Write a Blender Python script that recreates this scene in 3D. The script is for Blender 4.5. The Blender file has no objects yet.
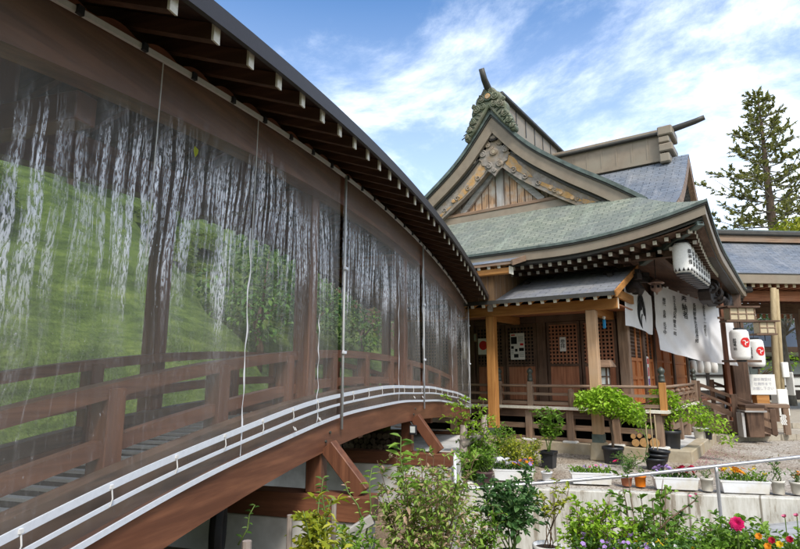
import bpy, math, random
from mathutils import Vector, Matrix
R = math.radians
random.seed(7)
S = bpy.context.scene
COL = S.collection
W = {}          # world matrix of every parent built here
# ------------------------------------------------------------------ camera frame helpers (used to survey the place)
HD, CZ = R(35.0), 1.7
BA = R(18.0)    # heading of the bridge
CB, SB = math.cos(BA), math.sin(BA)
def B(s, t, z): return Vector((s*CB - t*SB, s*SB + t*CB, z))

# ------------------------------------------------------------------ mesh builder
class MB:
    def __init__(self):
        self.v = []; self.f = []; self.m = []; self.uv = None; self.mi = 0
    def add(self, vs, fs):
        o = len(self.v); self.v += [Vector(p) for p in vs]
        for f in fs: self.f.append(tuple(i+o for i in f)); self.m.append(self.mi)
        return self
    def box(self, x0, x1, y0, y1, z0, z1):
        return self.add([(x0,y0,z0),(x1,y0,z0),(x1,y1,z0),(x0,y1,z0),(x0,y0,z1),(x1,y0,z1),(x1,y1,z1),(x0,y1,z1)],
            [(3,2,1,0),(4,5,6,7),(0,1,5,4),(1,2,6,5),(2,3,7,6),(3,0,4,7)])
    def hexa(self, p):   # 8 corners, bottom ring then top ring
        return self.add(p, [(3,2,1,0),(4,5,6,7),(0,1,5,4),(1,2,6,5),(2,3,7,6),(3,0,4,7)])
    def obox(self, c, size, rz=0.0):
        c = Vector(c); m = Matrix.Rotation(rz, 3, 'Z'); hx, hy, hz = [q/2 for q in size]
        p = [c + m @ Vector(q) for q in [(-hx,-hy,-hz),(hx,-hy,-hz),(hx,hy,-hz),(-hx,hy,-hz),(-hx,-hy,hz),(hx,-hy,hz),(hx,hy,hz),(-hx,hy,hz)]]
        return self.hexa(p)
    def bar(self, p, q, w, h, up=(0,0,1)):   # w sideways, h along up
        p, q = Vector(p), Vector(q); d = (q-p).normalized(); up = Vector(up)
        if abs(d.dot(up)) > .98: up = Vector((1,0,0))
        s = d.cross(up).normalized(); u = s.cross(d).normalized()
        s *= w/2; u *= h/2
        return self.hexa([p-s-u, p+s-u, q+s-u, q-s-u, p-s+u, p+s+u, q+s+u, q-s+u])
    def tube(self, pts, r, n=8, caps=True):
        pts = [Vector(p) for p in pts]; k = len(pts)
        rs = r if isinstance(r, (list, tuple)) else [r]*k
        o = len(self.v); pu = None
        for i, p in enumerate(pts):
            d = (pts[min(i+1,k-1)] - pts[max(i-1,0)])
            d = d.normalized() if d.length > 1e-9 else Vector((0,0,1))
            a = Vector((0,0,1)) if abs(d.z) < .9 else Vector((1,0,0))
            if pu is not None and (pu - d*pu.dot(d)).length > .05: u = (pu - d*pu.dot(d)).normalized()
            else: u = d.cross(a).normalized()
            pu = u; w = d.cross(u)
            for j in range(n):
                t = 2*math.pi*j/n
                self.v.append(p + (u*math.cos(t) + w*math.sin(t))*rs[i])
        for i in range(k-1):
            for j in range(n):
                a, b = o+i*n+j, o+i*n+(j+1)%n
                self.f.append((a, b, b+n, a+n)); self.m.append(self.mi)
        if caps:
            self.f.append(tuple(o+j for j in reversed(range(n)))); self.m.append(self.mi)
            self.f.append(tuple(o+(k-1)*n+j for j in range(n))); self.m.append(self.mi)
        return self
    def lathe(self, prof, c=(0,0,0), n=16, cap=True):   # prof = [(r, z)]
        c = Vector(c); o = len(self.v); k = len(prof)
        for r, z in prof:
            for j in range(n):
                t = 2*math.pi*j/n; self.v.append(c + Vector((r*math.cos(t), r*math.sin(t), z)))
        for i in range(k-1):
            for j in range(n):
                a, b = o+i*n+j, o+i*n+(j+1)%n
                self.f.append((a, b, b+n, a+n)); self.m.append(self.mi)
        if cap:
            self.f.append(tuple(o+j for j in reversed(range(n)))); self.m.append(self.mi)
            self.f.append(tuple(o+(k-1)*n+j for j in range(n))); self.m.append(self.mi)
        return self
    def grid(self, fn, nu, nv, uvfn=None):
        o = len(self.v)
        if uvfn and self.uv is None: self.uv = {}
        for i in range(nu+1):
            for j in range(nv+1):
                self.v.append(Vector(fn(i/nu, j/nv)))
                if uvfn: self.uv[len(self.v)-1] = uvfn(i/nu, j/nv)
        for i in range(nu):
            for j in range(nv):
                a = o+i*(nv+1)+j
                self.f.append((a, a+nv+1, a+nv+2, a+1)); self.m.append(self.mi)
        return self
    def prism(self, poly, fn, d0, d1):   # poly 2D outline; fn(a, b, depth) -> 3D
        n = len(poly)
        vs = [fn(a, b, d0) for a, b in poly] + [fn(a, b, d1) for a, b in poly]
        fs = [tuple(range(n)), tuple(reversed(range(n, 2*n)))]
        fs += [(i, n+i, n+(i+1)%n, (i+1)%n) for i in range(n)]
        return self.add(vs, fs)
    def leaf(self, p, d, nrm, L, wd, fold=.25):
        d = d.normalized(); s = d.cross(nrm)
        s = s.normalized() if s.length > 1e-6 else Vector((1,0,0))
        n = s.cross(d); a = p + d*L*.38; b = p + d*L*.72
        k = n*wd*fold
        return self.add([p, a+s*wd*.5+k, b+s*wd*.38+k*.7-n*L*.06, p+d*L-n*L*.16, b-s*wd*.38+k*.7-n*L*.06, a-s*wd*.5+k], [(0,1,2,3),(0,3,4,5)])
    def build(self, name, mats, parent=None, smooth=False, loc=None, bevel=0, local=False):
        """vertices are world coordinates unless local; loc = origin of a thing that is one mesh"""
        me = bpy.data.meshes.new(name)
        if parent is not None and not local:
            inv = W[parent.name].inverted(); vs = [inv @ p for p in self.v]
        elif loc is not None and not local:
            l = Vector(loc); vs = [p - l for p in self.v]
        else: vs = self.v
        me.from_pydata([tuple(p) for p in vs], [], self.f)
        if not isinstance(mats, (list, tuple)): mats = [mats]
        for m in mats: me.materials.append(m)
        for i, p in enumerate(me.polygons):
            p.material_index = self.m[i]; p.use_smooth = smooth
        if self.uv:
            ul = me.uv_layers.new(name='UVMap')
            for l in me.loops: ul.data[l.index].uv = self.uv.get(l.vertex_index, (0,0))
        me.validate(); me.update()
        o = bpy.data.objects.new(name, me); COL.objects.link(o)
        if parent is not None: o.parent = parent; W[o.name] = W[parent.name].copy()
        else:
            if loc is not None: o.location = loc
            W[o.name] = Matrix.Translation(Vector(loc or (0,0,0)))
        if bevel:
            b = o.modifiers.new('edge', 'BEVEL'); b.width = bevel; b.segments = 1; b.limit_method = 'ANGLE'
        return o

def thing(name, label, cat, loc=(0,0,0), rz=0, group=None):
    o = bpy.data.objects.new(name, None); COL.objects.link(o); o.empty_display_size = .1
    o.location = loc; o.rotation_euler = (0,0,rz); W[o.name] = Matrix.Translation(Vector(loc)) @ Matrix.Rotation(rz, 4, 'Z')
    return tag(o, label, cat, group)
def tag(o, label, cat, group=None):
    o['label'] = label; o['category'] = cat
    if group: o['group'] = group
    return o
def struct(o, kind='structure'): o['kind'] = kind; return o
def copy_part(o, parent, loc=None, rot=None, scale=None):
    c = o.copy(); COL.objects.link(c); c.parent = parent
    if loc is not None: c.location = loc
    if rot is not None: c.rotation_euler = rot
    if scale is not None: c.scale = scale
    return c
def copy_tree(o, parent=None):
    kids = [k for k in o.children]
    c = o.copy(); COL.objects.link(c)
    if parent is not None: c.parent = parent
    for k in kids: copy_tree(k, c)
    return c
def lerp(a, b, t): return a + (b-a)*t
def curve(pts):
    """smooth interpolation through (x, y) points (monotone cubic)"""
    n = len(pts); xs = [p[0] for p in pts]; ys = [p[1] for p in pts]
    dl = [(ys[i+1]-ys[i])/(xs[i+1]-xs[i]) for i in range(n-1)]
    ms = [dl[0]] + [(dl[i-1]+dl[i])/2 for i in range(1, n-1)] + [dl[-1]]
    def f(x):
        i = 0
        while i < n-2 and x > xs[i+1]: i += 1
        h = xs[i+1]-xs[i]; t = (x-xs[i])/h; t2, t3 = t*t, t*t*t
        return (2*t3-3*t2+1)*ys[i] + (t3-2*t2+t)*h*ms[i] + (-2*t3+3*t2)*ys[i+1] + (t3-t2)*h*ms[i+1]
    return f
def smooth01(a, b, x):
    t = max(0, min(1, (x-a)/(b-a))); return t*t*(3-2*t)

# ------------------------------------------------------------------ materials
def _new(name):
    m = bpy.data.materials.new(name); m.use_nodes = True
    nt = m.node_tree; return m, nt, nt.nodes['Principled BSDF']
def _n(nt, typ, **kw):
    n = nt.nodes.new(typ)
    for k, v in kw.items():
        if k in n.inputs.keys(): n.inputs[k].default_value = v
        else: setattr(n, k, v)
    return n
def _ramp(nt, stops, interp='LINEAR'):
    r = nt.nodes.new('ShaderNodeValToRGB'); cr = r.color_ramp; cr.interpolation = interp
    while len(cr.elements) < len(stops): cr.elements.new(.5)
    for e, (p, c) in zip(cr.elements, stops):
        e.position = p; e.color = (*c, 1) if len(c) == 3 else c
    return r
def mat(name, c1, c2=None, rough=.6, scale=6, stretch=(1,1,1), bump=.15, spec=.3, metal=0, blotch=None, blotch_scale=1.2, dist=.01, contrast=(.3,.7), objvar=0, coat=0):
    m, nt, p = _new(name); L = nt.links.new
    c2 = c2 or tuple(x*.72 for x in c1)
    tc = _n(nt, 'ShaderNodeTexCoord'); mp = _n(nt, 'ShaderNodeMapping'); mp.inputs['Scale'].default_value = stretch
    L(tc.outputs['Object'], mp.inputs['Vector'])
    nz = _n(nt, 'ShaderNodeTexNoise', Scale=scale, Detail=6.0, Roughness=.62); L(mp.outputs[0], nz.inputs['Vector'])
    rp = _ramp(nt, [(contrast[0], c1), (contrast[1], c2)]); L(nz.outputs[0], rp.inputs[0])
    col = rp.outputs[0]
    if blotch:
        n2 = _n(nt, 'ShaderNodeTexNoise', Scale=blotch_scale, Detail=4.0, Roughness=.55); L(tc.outputs['Object'], n2.inputs['Vector'])
        r2 = _ramp(nt, [(.45, (0,0,0)), (.66, (1,1,1))]); L(n2.outputs[0], r2.inputs[0])
        mx = _n(nt, 'ShaderNodeMix', data_type='RGBA'); L(r2.outputs[0], mx.inputs[0]); L(col, mx.inputs[6]); mx.inputs[7].default_value = (*blotch, 1)
        col = mx.outputs[2]
    if objvar:
        oi = _n(nt, 'ShaderNodeObjectInfo'); hs = _n(nt, 'ShaderNodeHueSaturation')
        mr = _n(nt, 'ShaderNodeMapRange'); mr.inputs[3].default_value = 1-objvar; mr.inputs[4].default_value = 1+objvar
        L(oi.outputs['Random'], mr.inputs[0]); L(mr.outputs[0], hs.inputs['Value']); L(col, hs.inputs['Color']); col = hs.outputs[0]
    L(col, p.inputs['Base Color'])
    p.inputs['Roughness'].default_value = rough; p.inputs['Specular IOR Level'].default_value = spec; p.inputs['Metallic'].default_value = metal
    if coat: p.inputs['Coat Weight'].default_value = coat
    if bump:
        b = _n(nt, 'ShaderNodeBump', Strength=bump, Distance=dist); L(nz.outputs[0], b.inputs['Height']); L(b.outputs[0], p.inputs['Normal'])
    return m
def wood(name, c1, c2, axis='x', grain=5, rough=.62, bump=.25, blotch=None, objvar=.08, blotch_scale=1.5, spec=.25):
    st = {'x': (.12,1.6,1.6), 'y': (1.6,.12,1.6), 'z': (1.6,1.6,.12)}[axis]
    return mat(name, c1, c2, rough=rough, scale=grain*2.2, stretch=st, bump=bump, dist=.006, blotch=blotch, blotch_scale=blotch_scale, objvar=objvar, spec=spec, contrast=(.37,.60))
def shingles(name, c1, c2, mortar, bw=.36, rh=.13, blotch=None, bs=.8, streak=None, rough=.5, spec=.35):
    m, nt, p = _new(name); L = nt.links.new
    uv = _n(nt, 'ShaderNodeUVMap'); tc = _n(nt, 'ShaderNodeTexCoord')
    br = _n(nt, 'ShaderNodeTexBrick'); br.inputs['Scale'].default_value = 1; br.inputs['Brick Width'].default_value = bw; br.inputs['Row Height'].default_value = rh
    br.inputs['Mortar Size'].default_value = .009; br.inputs['Mortar Smooth'].default_value = .35; br.inputs['Color1'].default_value = (*c1,1); br.inputs['Color2'].default_value = (*c2,1); br.inputs['Mortar'].default_value = (*mortar,1)
    br.offset = .5
    L(uv.outputs[0], br.inputs['Vector'])
    col = br.outputs[0]
    def over(col, c, sc, lo, hi, stretch=(1,1,1), fac=1.0):
        mp = _n(nt, 'ShaderNodeMapping'); mp.inputs['Scale'].default_value = stretch; L(uv.outputs[0], mp.inputs[0])
        n2 = _n(nt, 'ShaderNodeTexNoise', Scale=sc, Detail=7.0, Roughness=.65); L(mp.outputs[0], n2.inputs['Vector'])
        r2 = _ramp(nt, [(lo, (0,0,0)), (hi, (fac,fac,fac))]); L(n2.outputs[0], r2.inputs[0])
        mx = _n(nt, 'ShaderNodeMix', data_type='RGBA'); L(r2.outputs[0], mx.inputs[0]); L(col, mx.inputs[6]); mx.inputs[7].default_value = (*c, 1)
        return mx.outputs[2]
    if blotch: col = over(col, blotch, bs, .42, .68, fac=.8)
    if streak: col = over(col, streak, 1.6, .52, .75, (2.2,.35,1), .75)
    L(col, p.inputs['Base Color']); p.inputs['Roughness'].default_value = rough; p.inputs['Specular IOR Level'].default_value = spec
    n3 = _n(nt, 'ShaderNodeTexNoise', Scale=14.0, Detail=5.0); L(uv.outputs[0], n3.inputs['Vector'])
    # each course laps over the one below: height ramps along v inside a row
    sx = _n(nt, 'ShaderNodeSeparateXYZ'); L(uv.outputs[0], sx.inputs[0])
    dv = _n(nt, 'ShaderNodeMath', operation='DIVIDE'); L(sx.outputs[1], dv.inputs[0]); dv.inputs[1].default_value = rh
    fr = _n(nt, 'ShaderNodeMath', operation='FRACT'); L(dv.outputs[0], fr.inputs[0])
    iv = _n(nt, 'ShaderNodeMath', operation='SUBTRACT'); iv.inputs[0].default_value = 1; L(fr.outputs[0], iv.inputs[1])
    ad = _n(nt, 'ShaderNodeMath', operation='MULTIPLY_ADD'); L(n3.outputs[0], ad.inputs[0]); ad.inputs[1].default_value = .7; L(iv.outputs[0], ad.inputs[2])
    sb = _n(nt, 'ShaderNodeMath', operation='SUBTRACT'); L(ad.outputs[0], sb.inputs[0]); L(br.outputs['Fac'], sb.inputs[1])
    b = _n(nt, 'ShaderNodeBump', Strength=.9, Distance=.03); L(sb.outputs[0], b.inputs['Height']); L(b.outputs[0], p.inputs['Normal'])
    return m
def leafmat(name, stops, trans=.35, rough=.5, spec=.3):
    m, nt, p = _new(name); L = nt.links.new
    g = _n(nt, 'ShaderNodeNewGeometry'); rp = _ramp(nt, stops); L(g.outputs['Random Per Island'], rp.inputs[0])
    L(rp.outputs[0], p.inputs['Base Color']); p.inputs['Roughness'].default_value = rough; p.inputs['Specular IOR Level'].default_value = spec
    t = _n(nt, 'ShaderNodeBsdfTranslucent'); L(rp.outputs[0], t.inputs[0])
    mx = _n(nt, 'ShaderNodeMixShader'); mx.inputs[0].default_value = trans
    L(p.outputs[0], mx.inputs[1]); L(t.outputs[0], mx.inputs[2]); L(mx.outputs[0], nt.nodes['Material Output'].inputs[0])
    return m
def plain(name, c, rough=.5, spec=.3, metal=0, bump=.06, scale=30):
    return mat(name, c, tuple(x*.86 for x in c), rough=rough, spec=spec, metal=metal, bump=bump, scale=scale)

M = {}
# bridge: brown stain, in use
for ax in 'xyz':
    M['bridge_'+ax] = wood('brown_stained_wood_'+ax, (.22,.092,.050), (.125,.050,.029), ax, blotch=(.135,.052,.028), rough=.5, spec=.35)
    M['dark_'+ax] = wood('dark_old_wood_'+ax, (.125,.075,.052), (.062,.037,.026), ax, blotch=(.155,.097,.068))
    M['old_'+ax] = wood('weathered_wood_'+ax, (.31,.205,.140), (.165,.105,.072), ax, blotch=(.245,.18,.135))
    M['cedar_'+ax] = wood('cedar_wood_'+ax, (.46,.225,.070), (.30,.130,.038), ax, blotch=(.40,.19,.062))
    M['door_'+ax] = wood('reddish_door_wood_'+ax, (.44,.190,.105), (.27,.112,.062), ax, blotch=(.37,.175,.105))
    M['grey_'+ax] = wood('grey_weathered_wood_'+ax, (.46,.46,.47), (.26,.25,.245), ax, blotch=(.36,.33,.30))
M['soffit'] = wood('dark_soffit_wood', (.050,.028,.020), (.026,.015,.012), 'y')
M['bridge_rafter'] = wood('bridge_rafter_wood', (.115,.060,.037), (.068,.035,.023), 'y')
M['deck'] = wood('grey_bridge_deck_wood', (.74,.73,.72), (.58,.56,.55), 'y')
M['deck_gap'] = plain('dark_deck_joist_wood', (.06,.05,.043), .8)
M['white_paint'] = mat('white_end_grain_paint', (.78,.76,.68), (.60,.56,.46), rough=.55, scale=18, bump=.1)
M['pipe_white'] = plain('white_pvc_pipe', (.68,.72,.80), .32, .5)
M['pipe_grey'] = mat('galvanised_pipe', (.52,.53,.55), (.40,.41,.43), rough=.38, metal=.6, scale=20, bump=.03)
M['gutter'] = plain('dark_grey_metal', (.035,.030,.030), .5, .4)
M['rail_grey'] = plain('grey_aluminium_track', (.58,.58,.59), .4, .4)
M['pole_pale'] = plain('pale_grey_pole', (.62,.64,.67), .45, .4)
M['rope'] = plain('white_rope', (.72,.72,.72), .8)
M['copper'] = shingles('green_copper_shingles', (.27,.285,.23), (.165,.19,.155), (.115,.135,.11), bw=.26, rh=.105, blotch=(.155,.17,.175), bs=.5, streak=(.33,.38,.31))
M['slate'] = shingles('blue_grey_copper_shingles', (.185,.215,.265), (.125,.150,.19), (.065,.08,.105), blotch=(.25,.255,.265), bs=.8, streak=(.33,.34,.37), rough=.42)
M['pent'] = shingles('streaked_shingles', (.21,.22,.255), (.15,.16,.195), (.08,.085,.10), blotch=(.25,.255,.24), bs=.9, streak=(.33,.30,.27), rough=.5)
M['fascia'] = mat('brown_copper_fascia', (.27,.222,.170), (.19,.155,.118), rough=.5, scale=3, stretch=(1,1,1), bump=.05, blotch=(.24,.21,.165))
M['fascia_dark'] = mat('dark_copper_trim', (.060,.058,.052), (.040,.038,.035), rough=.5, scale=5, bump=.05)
M['lip'] = mat('green_copper_lip', (.135,.175,.165), (.06,.075,.07), rough=.5, scale=5, bump=.1)
M['patina'] = mat('carved_green_copper', (.16,.18,.118), (.075,.088,.058), rough=.55, scale=7, bump=.3, blotch=(.16,.15,.11), blotch_scale=4)
M['patina_dark'] = mat('dark_green_copper', (.10,.13,.095), (.05,.065,.05), rough=.6, scale=9, bump=.2)
M['gold'] = mat('worn_gold_leaf', (.58,.33,.12), (.38,.235,.11), rough=.5, scale=11, bump=.25, metal=.05, blotch=(.36,.30,.24), blotch_scale=7)
M['gable_wood'] = wood('stained_gable_planks', (.72,.46,.28), (.38,.235,.15), 'z', blotch=(.62,.57,.52), grain=7, blotch_scale=3)
M['carved_grey'] = mat('grey_carved_wood', (.34,.31,.28), (.17,.15,.135), rough=.75, scale=9, bump=.5, blotch=(.25,.19,.13), blotch_scale=3)
M['bracket'] = mat('black_carved_wood', (.040,.032,.030), (.02,.017,.017), rough=.6, scale=9, bump=.3)
M['black'] = plain('black_plastic', (.022,.024,.03), .42, .4)
M['blackpaint'] = plain('black_dye', (.018,.018,.020), .8, .1, bump=0)
M['cloth'] = mat('white_banner_cloth', (.74,.74,.76), (.66,.66,.69), rough=.85, scale=4, bump=.12, dist=.02, spec=.1)
M['paper'] = plain('white_paper', (.78,.78,.76), .7, .2, bump=.02)
M['lantern'] = plain('white_lantern_paper', (.80,.80,.79), .55, .3, bump=.05)
M['red'] = plain('red_crest_paint', (.62,.020,.022), .5, .3, bump=0)
M['bamboo'] = mat('bamboo_screen', (.55,.47,.33), (.42,.35,.23), rough=.6, scale=30, stretch=(.3,.3,3), bump=.2)
M['planter'] = mat('white_planter_plastic', (.74,.76,.80), (.66,.67,.70), rough=.4, scale=3, bump=.03, spec=.4, blotch=(.62,.60,.55), blotch_scale=5)
M['potwhite'] = mat('cream_pot_plastic', (.66,.64,.58), (.52,.49,.43), rough=.5, scale=4, bump=.04, blotch=(.45,.41,.34), blotch_scale=6)
M['potbrown'] = plain('mauve_brown_pot', (.105,.062,.060), .5)
M['terracotta'] = mat('terracotta', (.40,.15,.08), (.28,.10,.055), rough=.8, scale=9, bump=.1)
M['orange_pot'] = plain('orange_pot_plastic', (.72,.20,.012), .45)
M['soil'] = mat('potting_soil', (.055,.038,.026), (.022,.015,.011), rough=.95, scale=60, bump=.8, dist=.01)
M['bark'] = mat('grey_brown_bark', (.17,.12,.085), (.075,.052,.038), rough=.9, scale=10, stretch=(2,2,.35), bump=.8, dist=.02)
M['bark_pale'] = mat('pale_mottled_bark', (.36,.34,.29), (.16,.14,.12), rough=.9, scale=7, stretch=(1.4,1.4,.6), bump=.6, dist=.02)
M['logend'] = mat('cut_log_end', (.55,.33,.14), (.40,.22,.09), rough=.8, scale=14, bump=.2)
M['logold'] = mat('old_log_end', (.22,.16,.11), (.09,.062,.044), rough=.9, scale=14, bump=.3, objvar=.35)
M['twig'] = plain('brown_twig', (.13,.085,.05), .8)
M['stemgreen'] = plain('green_stem', (.13,.20,.05), .6)
M['stake'] = mat('bamboo_stake', (.40,.32,.19), (.25,.19,.11), rough=.7, scale=8, stretch=(3,3,.5), bump=.15)
M['stakegrey'] = mat('grey_stake', (.36,.31,.28), (.22,.18,.16), rough=.8, scale=9, stretch=(3,3,.5), bump=.3)
M['tyre'] = plain('black_rubber', (.02,.02,.02), .8)
M['glass'] = plain('pale_lantern_pane', (.62,.66,.66), .25, .5, bump=0)
M['blue'] = plain('blue_plastic', (.03,.30,.62), .4)
M['darkiron'] = plain('dark_bronze', (.075,.085,.075), .45, .4, metal=.4)
M['bronze'] = plain('pinkish_bronze', (.30,.20,.165), .5, .4, metal=.3)
M['wallwhite'] = mat('white_plaster', (.70,.71,.70), (.60,.61,.61), rough=.8, scale=2, bump=.05)
M['windowgrey'] = plain('grey_window_pane', (.28,.31,.32), .2, .5, bump=0)
M['bale'] = mat('mossy_straw', (.20,.19,.05), (.09,.09,.025), rough=.95, scale=22, bump=.9, dist=.04)
# concrete and stone
M['concrete'] = mat('grey_concrete', (.66,.66,.65), (.54,.54,.53), rough=.85, scale=5, bump=.15, blotch=(.37,.36,.345), blotch_scale=1.6)
M['stone'] = mat('beige_kerb_stone', (.44,.385,.295), (.31,.265,.195), rough=.85, scale=7, bump=.3, blotch=(.38,.30,.19), blotch_scale=2.2)
def stained_wall():
    m, nt, p = _new('stained_white_wall_render'); L = nt.links.new
    tc = _n(nt, 'ShaderNodeTexCoord'); mp = _n(nt, 'ShaderNodeMapping'); mp.inputs['Scale'].default_value = (3.2,3.2,.55); L(tc.outputs['Object'], mp.inputs[0])
    a = _n(nt, 'ShaderNodeTexNoise', Scale=1.9, Detail=10.0, Roughness=.74); L(mp.outputs[0], a.inputs['Vector'])
    r = _ramp(nt, [(.41,(.55,.54,.50)),(.53,(.44,.42,.37)),(.585,(.27,.235,.185)),(.74,(.16,.13,.10))]); L(a.outputs[0], r.inputs[0])
    sp = _n(nt, 'ShaderNodeSeparateXYZ'); L(tc.outputs['Object'], sp.inputs[0])
    dv = _n(nt, 'ShaderNodeMath', operation='DIVIDE'); L(sp.outputs[1], dv.inputs[0]); dv.inputs[1].default_value = .83
    pp = _n(nt, 'ShaderNodeMath', operation='PINGPONG'); L(dv.outputs[0], pp.inputs[0]); pp.inputs[1].default_value = .5
    jr = _ramp(nt, [(.0,(.35,.32,.28)),(.012,(.45,.42,.38)),(.02,(1,1,1))]); L(pp.outputs[0], jr.inputs[0])
    mj = _n(nt, 'ShaderNodeMix', data_type='RGBA', blend_type='MULTIPLY'); mj.inputs[0].default_value = 1; L(r.outputs[0], mj.inputs[6]); L(jr.outputs[0], mj.inputs[7])
    L(mj.outputs[2], p.inputs['Base Color']); p.inputs['Roughness'].default_value = .9
    b = _n(nt, 'ShaderNodeBump', Strength=.3, Distance=.01); L(a.outputs[0], b.inputs['Height']); L(b.outputs[0], p.inputs['Normal'])
    return m
M['stained'] = stained_wall()
def gravel():
    m, nt, p = _new('pale_gravel'); L = nt.links.new
    tc = _n(nt, 'ShaderNodeTexCoord')
    v = _n(nt, 'ShaderNodeTexVoronoi', Scale=38.0); L(tc.outputs['Object'], v.inputs['Vector'])
    r = _ramp(nt, [(0,(.17,.145,.12)),(.35,(.33,.29,.245)),(.7,(.42,.38,.33)),(1,(.56,.53,.48))])
    sp = _n(nt, 'ShaderNodeSeparateColor'); L(v.outputs['Color'], sp.inputs[0]); L(sp.outputs[0], r.inputs[0])
    n = _n(nt, 'ShaderNodeTexNoise', Scale=.9, Detail=5.0); L(tc.outputs['Object'], n.inputs['Vector'])
    rr = _ramp(nt, [(.42,(1,1,1)),(.68,(.66,.56,.47))]); L(n.outputs[0], rr.inputs[0])
    mx = _n(nt, 'ShaderNodeMix', data_type='RGBA', blend_type='MULTIPLY'); mx.inputs[0].default_value = 1; L(r.outputs[0], mx.inputs[6]); L(rr.outputs[0], mx.inputs[7])
    L(mx.outputs[2], p.inputs['Base Color']); p.inputs['Roughness'].default_value = .95
    b = _n(nt, 'ShaderNodeBump', Strength=.9, Distance=.012); L(v.outputs[0], b.inputs['Height']); b.invert = True; L(b.outputs[0], p.inputs['Normal'])
    return m
M['gravel'] = gravel()
def paving(name, c1, c2, mort, bw, rh):
    m, nt, p = _new(name); L = nt.links.new
    tc = _n(nt, 'ShaderNodeTexCoord'); mp = _n(nt, 'ShaderNodeMapping'); mp.inputs['Rotation'].default_value = (0,0,R(66)); L(tc.outputs['Object'], mp.inputs[0])
    br = _n(nt, 'ShaderNodeTexBrick'); br.inputs['Scale'].default_value = 1; br.inputs['Brick Width'].default_value = bw; br.inputs['Row Height'].default_value = rh; br.inputs['Mortar Size'].default_value = .008
    br.inputs['Color1'].default_value = (*c1,1); br.inputs['Color2'].default_value = (*c2,1); br.inputs['Mortar'].default_value = (*mort,1); L(mp.outputs[0], br.inputs['Vector'])
    n = _n(nt, 'ShaderNodeTexNoise', Scale=9.0, Detail=8.0, Roughness=.7); L(tc.outputs['Object'], n.inputs['Vector'])
    rr = _ramp(nt, [(.35,(1,1,1)),(.7,(.68,.66,.63))]); L(n.outputs[0], rr.inputs[0])
    mx = _n(nt, 'ShaderNodeMix', data_type='RGBA', blend_type='MULTIPLY'); mx.inputs[0].default_value = 1; L(br.outputs[0], mx.inputs[6]); L(rr.outputs[0], mx.inputs[7])
    L(mx.outputs[2], p.inputs['Base Color']); p.inputs['Roughness'].default_value = .85
    b = _n(nt, 'ShaderNodeBump', Strength=.3, Distance=.01); L(n.outputs[0], b.inputs['Height']); L(b.outputs[0], p.inputs['Normal'])
    return m
M['paving'] = paving('grey_paving', (.44,.45,.47), (.38,.39,.41), (.20,.20,.20), .6, .3)
M['flag'] = paving('beige_flagstones', (.46,.42,.35), (.39,.35,.285), (.20,.175,.14), .9, .6)
def ground_mat():
    m, nt, p = _new('earth_and_lawn'); L = nt.links.new
    tc = _n(nt, 'ShaderNodeTexCoord')
    mp = _n(nt, 'ShaderNodeMapping'); mp.inputs['Scale'].default_value = (.8,.8,2.6); L(tc.outputs['Object'], mp.inputs[0])
    n = _n(nt, 'ShaderNodeTexNoise', Scale=1.5, Detail=11.0, Roughness=.74); L(mp.outputs[0], n.inputs['Vector'])
    grass = _ramp(nt, [(.32,(.022,.040,.013)),(.46,(.050,.080,.020)),(.57,(.082,.120,.029)),(.70,(.145,.18,.046))]); L(n.outputs[0], grass.inputs[0])
    earth = _ramp(nt, [(.3,(.11,.078,.052)),(.7,(.25,.19,.13))]); L(n.outputs[0], earth.inputs[0])
    at = _n(nt, 'ShaderNodeAttribute', attribute_name='lawn')
    mx = _n(nt, 'ShaderNodeMix', data_type='RGBA'); L(at.outputs['Fac'], mx.inputs[0]); L(earth.outputs[0], mx.inputs[6]); L(grass.outputs[0], mx.inputs[7])
    L(mx.outputs[2], p.inputs['Base Color']); p.inputs['Roughness'].default_value = .95; p.inputs['Specular IOR Level'].default_value = .1
    n2 = _n(nt, 'ShaderNodeTexNoise', Scale=16.0, Detail=8.0); L(tc.outputs['Object'], n2.inputs['Vector'])
    b = _n(nt, 'ShaderNodeBump', Strength=.8, Distance=.06); L(n2.outputs[0], b.inputs['Height']); L(b.outputs[0], p.inputs['Normal'])
    return m
M['ground'] = ground_mat()
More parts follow.
